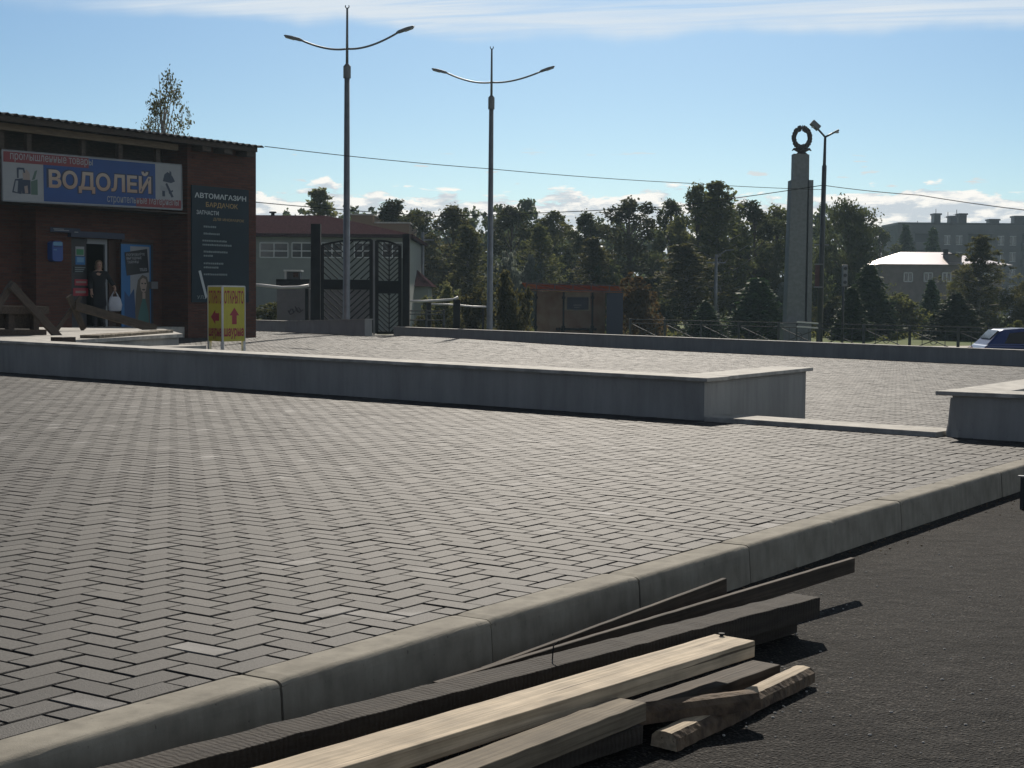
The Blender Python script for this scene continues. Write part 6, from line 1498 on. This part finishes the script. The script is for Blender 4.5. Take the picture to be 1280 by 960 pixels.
# the far-off wood that closes the view
rg = np.random.default_rng(5); cs = []; rw_ = []
for i in range(260):
    x = rg.uniform(-75, 60); y = rg.uniform(165, 235); hgt = rg.uniform(9.5, 13.8)*(1 if x < 60 else .75); w = rg.uniform(1.8, 3.4)
    if x/y > .235: continue
    for c in subcrowns(rg, hgt, w*1.9, 9, .1): cs.append(shell(rg, (c[0]+x, c[1]+y, c[2]-1.1, c[3]), 170)); rw_.append(np.full(len(cs[-1]), rg.uniform(0, .6)))
cs = np.concatenate(cs); me = quads_mesh('woodland', leaves(cs, .36, rg), np.concatenate(rw_)+rg.uniform(0, .3, len(cs)), M['leafdark'])
o = bpy.data.objects.new('woodland', me); COL.objects.link(o); o['kind'] = 'stuff'; tag(o, 'far-off dark wood closing the view behind the single trees', 'wood')
# tussocks at the edge of the far grass
cs = []
for i in range(1500):
    x = rg.uniform(-12, 60); y = rg.uniform(84, 150); z = zland(x, y); n = 5; cs.append(np.stack([x+rg.normal(scale=.2, size=n), y+rg.normal(scale=.2, size=n), z+rg.uniform(0, .3, n)], 1))
cs = np.concatenate(cs); me = quads_mesh('tall_grass', leaves(cs, .22, rg, 2.4), rg.uniform(0, 1, len(cs)), M['leafmid'])
o = bpy.data.objects.new('tall_grass', me); COL.objects.link(o); o['kind'] = 'stuff'; tag(o, 'rough grass on the lawn beyond the road', 'grass')

# ------------------------------------------------------------------ pile of boards on the asphalt
def bpt(px, py, h): return hit(px, py, h)
def board(label, A, B, hA, hB, w, t, m, seed, sidepx=+1, name='board', endcut=0.0, tiltx=0.0, rough=.0015, cat='board'):
    """A, B: pixels of the far top edge; the board extends w towards the camera side (right of A->B)"""
    a, c = bpt(*A, hA), bpt(*B, hB); d = (c-a).normalized(); s = Vector((d.y, -d.x, 0)).normalized()*w/2*sidepx
    up = Vector((0, 0, 1)); up = Matrix.Rotation(tiltx, 3, d) @ up
    return plank_obj(name, a+s, c+s, w, t, m, label, cat, up=up, group='loose boards piled beside the kerb', rough=rough, seed=seed)
board('long black-brown rough sawn beam, the thick dark one next to the kerb', (60, 974), (991, 741), .15, .145, .115, .075, 'plank_dark', 21, rough=.0018)
board('dark beam hidden under the long black-brown beam', (200, 972), (958, 765), .068, .066, .13, .06, 'plank_dark', 22)
board('long thin dark plank on edge along the kerb, the farthest reaching one', (540, 852), (1063, 696.5), .10, .155, .022, .062, 'plank_dim', 23, rough=.0006)
board('short thin dark plank on edge, leaning above the long thin one at the kerb', (600, 834), (903, 722), .075, .175, .02, .075, 'plank_dim', 24, rough=.0006)
board('long bright fresh sawn board on top of the pile', (250, 978), (893, 792.5), .17, .17, .145, .05, 'plank_light', 25, rough=.0008)
board('weathered board end just under the tip of the bright fresh board', (600, 938), (941, 825), .05, .05, .10, .04, 'plank_dim', 26, rough=.001)  # darker wood puts the shadow of the bright board into the colour
board('grey weathered board with a square end, nearest the camera at the bottom', (470, 983), (770, 871), .14, .14, .095, .05, 'plank_grey', 27, rough=.001)
board('dark board in shadow under the grey weathered board', (500, 985), (772, 899), .072, .072, .085, .05, 'plank_dark', 28)  # dark wood colour stands in for the shade beneath the upper board
def slab_piece(label, A, B, h, w, t, m, mb_, seed, name):
    a, c = bpt(*A, h), bpt(*B, h); d = (c-a); l = d.length; d.normalize(); s = Vector((d.y, -d.x, 0)).normalized(); rg_ = random.Random(seed); vs = []; fs = []; n = 44
    sec = [(-.5, -.9), (-.48, -.25), (-.3, 0), (0, .06), (.28, 0), (.47, -.3), (.5, -.95)]
    for i in range(n+1):
        u = i/n; k = 1-.10*abs(u-.5)*2 + .03*math.sin(u*9+seed) + rg_.uniform(-.006, .006)
        for q, r in sec: vs.append((l*u, -(q*w*k+rg_.uniform(-.0015, .0015)), r*t*(1+.03*math.sin(u*14+q*5)+rg_.uniform(-.015, .015))))
    m_ = len(sec); mi = []
    for i in range(n):
        for j in range(m_):
            fs.append((i*m_+j, i*m_+(j+1) % m_, (i+1)*m_+(j+1) % m_, (i+1)*m_+j)); mi.append(1 if j in (0, 4, 5) else 0)
    fs += [tuple(range(m_))[::-1], tuple(n*m_+j for j in range(m_))]; mi += [0, 0]
    b = MB(); b.add(vs, fs); b.m = mi; me = b.mesh(name, [M[m], M[mb_]], False); o = bpy.data.objects.new(name, me); COL.objects.link(o)
    o.matrix_world = Matrix.Translation(a+s*w/2) @ Matrix((d, -s, Vector((0, 0, 1)))).transposed().to_4x4(); bm_fix(o); tag(o, label, 'slab of wood', 'loose boards piled beside the kerb'); return o
slab_piece('pale slab of wood with a barky edge lying lowest at the right of the pile', (812, 912), (988, 833), .05, .088, .048, 'plank_light', 'barkslab', 31, 'wood_slab')
slab_piece('dark bark covered slab crossing over the pale slab', (660, 893), (930, 862), .088, .085, .045, 'barkslab', 'barkslab', 32, 'bark_slab')
# small litter: splinters, stones and lime crumbs
rg = np.random.default_rng(3)
b = MB()
for i in range(170):
    if i < 120: q = hit(rg.uniform(900, 1280), rg.uniform(690, 960), 0.0)
    else: q = hit(rg.uniform(560, 1010), rg.uniform(700, 880), 0.0)
    k = (q-KO).dot(KV)
    if k < .25: continue
    r = rg.uniform(.002, .0045); b.sphere((q.x, q.y, q.z+r*.5), (r*rg.uniform(.8, 1.8), r, r*.7), 5, 4)
struct('gravel_crumbs', b, M['dust'], 'stuff')
bpy.data.objects['gravel_crumbs']['label'] = 'tiny pale crumbs of stone scattered on the asphalt'
# grit swept against the kerb
b = MB()
for i in range(420):
    a_ = rg.uniform(-1, 9); p_ = K0 + KU*a_ + KV*(.022+abs(rg.normal(0, .09))); r = rg.uniform(.0018, .006); b.sphere((p_.x, p_.y, zasph(p_.x, p_.y)+r*.4), (r*rg.uniform(.8, 1.7), r, r*.6), 5, 4)
o = struct('kerb_grit', b, M['barkslab'], 'stuff'); o['label'] = 'fine dark grit gathered along the foot of the kerb'
q = bpt(902, 795, .171); b = MB(); b.tube([q-Vector((0, 0, .01)), q+Vector((0, 0, .006))], .006, 8); b.tube([q+Vector((0, 0, .006)), q+Vector((0, 0, .009))], .010, 8); solo('nail', b, M['gate'], 'round dark nail head in the far end of the bright fresh sawn board', 'nail', tuple(q))
# nail and chip on the dark beam
q = bpt(690, 822, .152); b = MB(); b.tube([q-Vector((0, 0, .02)), q+Vector((.004, .0, .035)), q+Vector((.02, -.006, .05))], .0022, 6); solo('bent_nail', b, M['gate'], 'bent dark nail sticking out of the long black-brown beam', 'nail', tuple(q))
# metal channel at the right border of the picture
q = hit(1277, 636, 0.0); mt = thing('metal_bracket', 'grey metal channel post by the kerb at the right border', 'post', tuple(q), UA*-1)
b = MB(); b.bb(-.004, .004, -.03, .03, -.02, .198); b.bb(-.004, .05, .031, .036, -.02, .198); part('upright', b, M['steel'], mt)
b = MB(); b.bb(-.02, .10, -.035, .0, .20, .208); part('top_plate', b, M['galv'], mt)
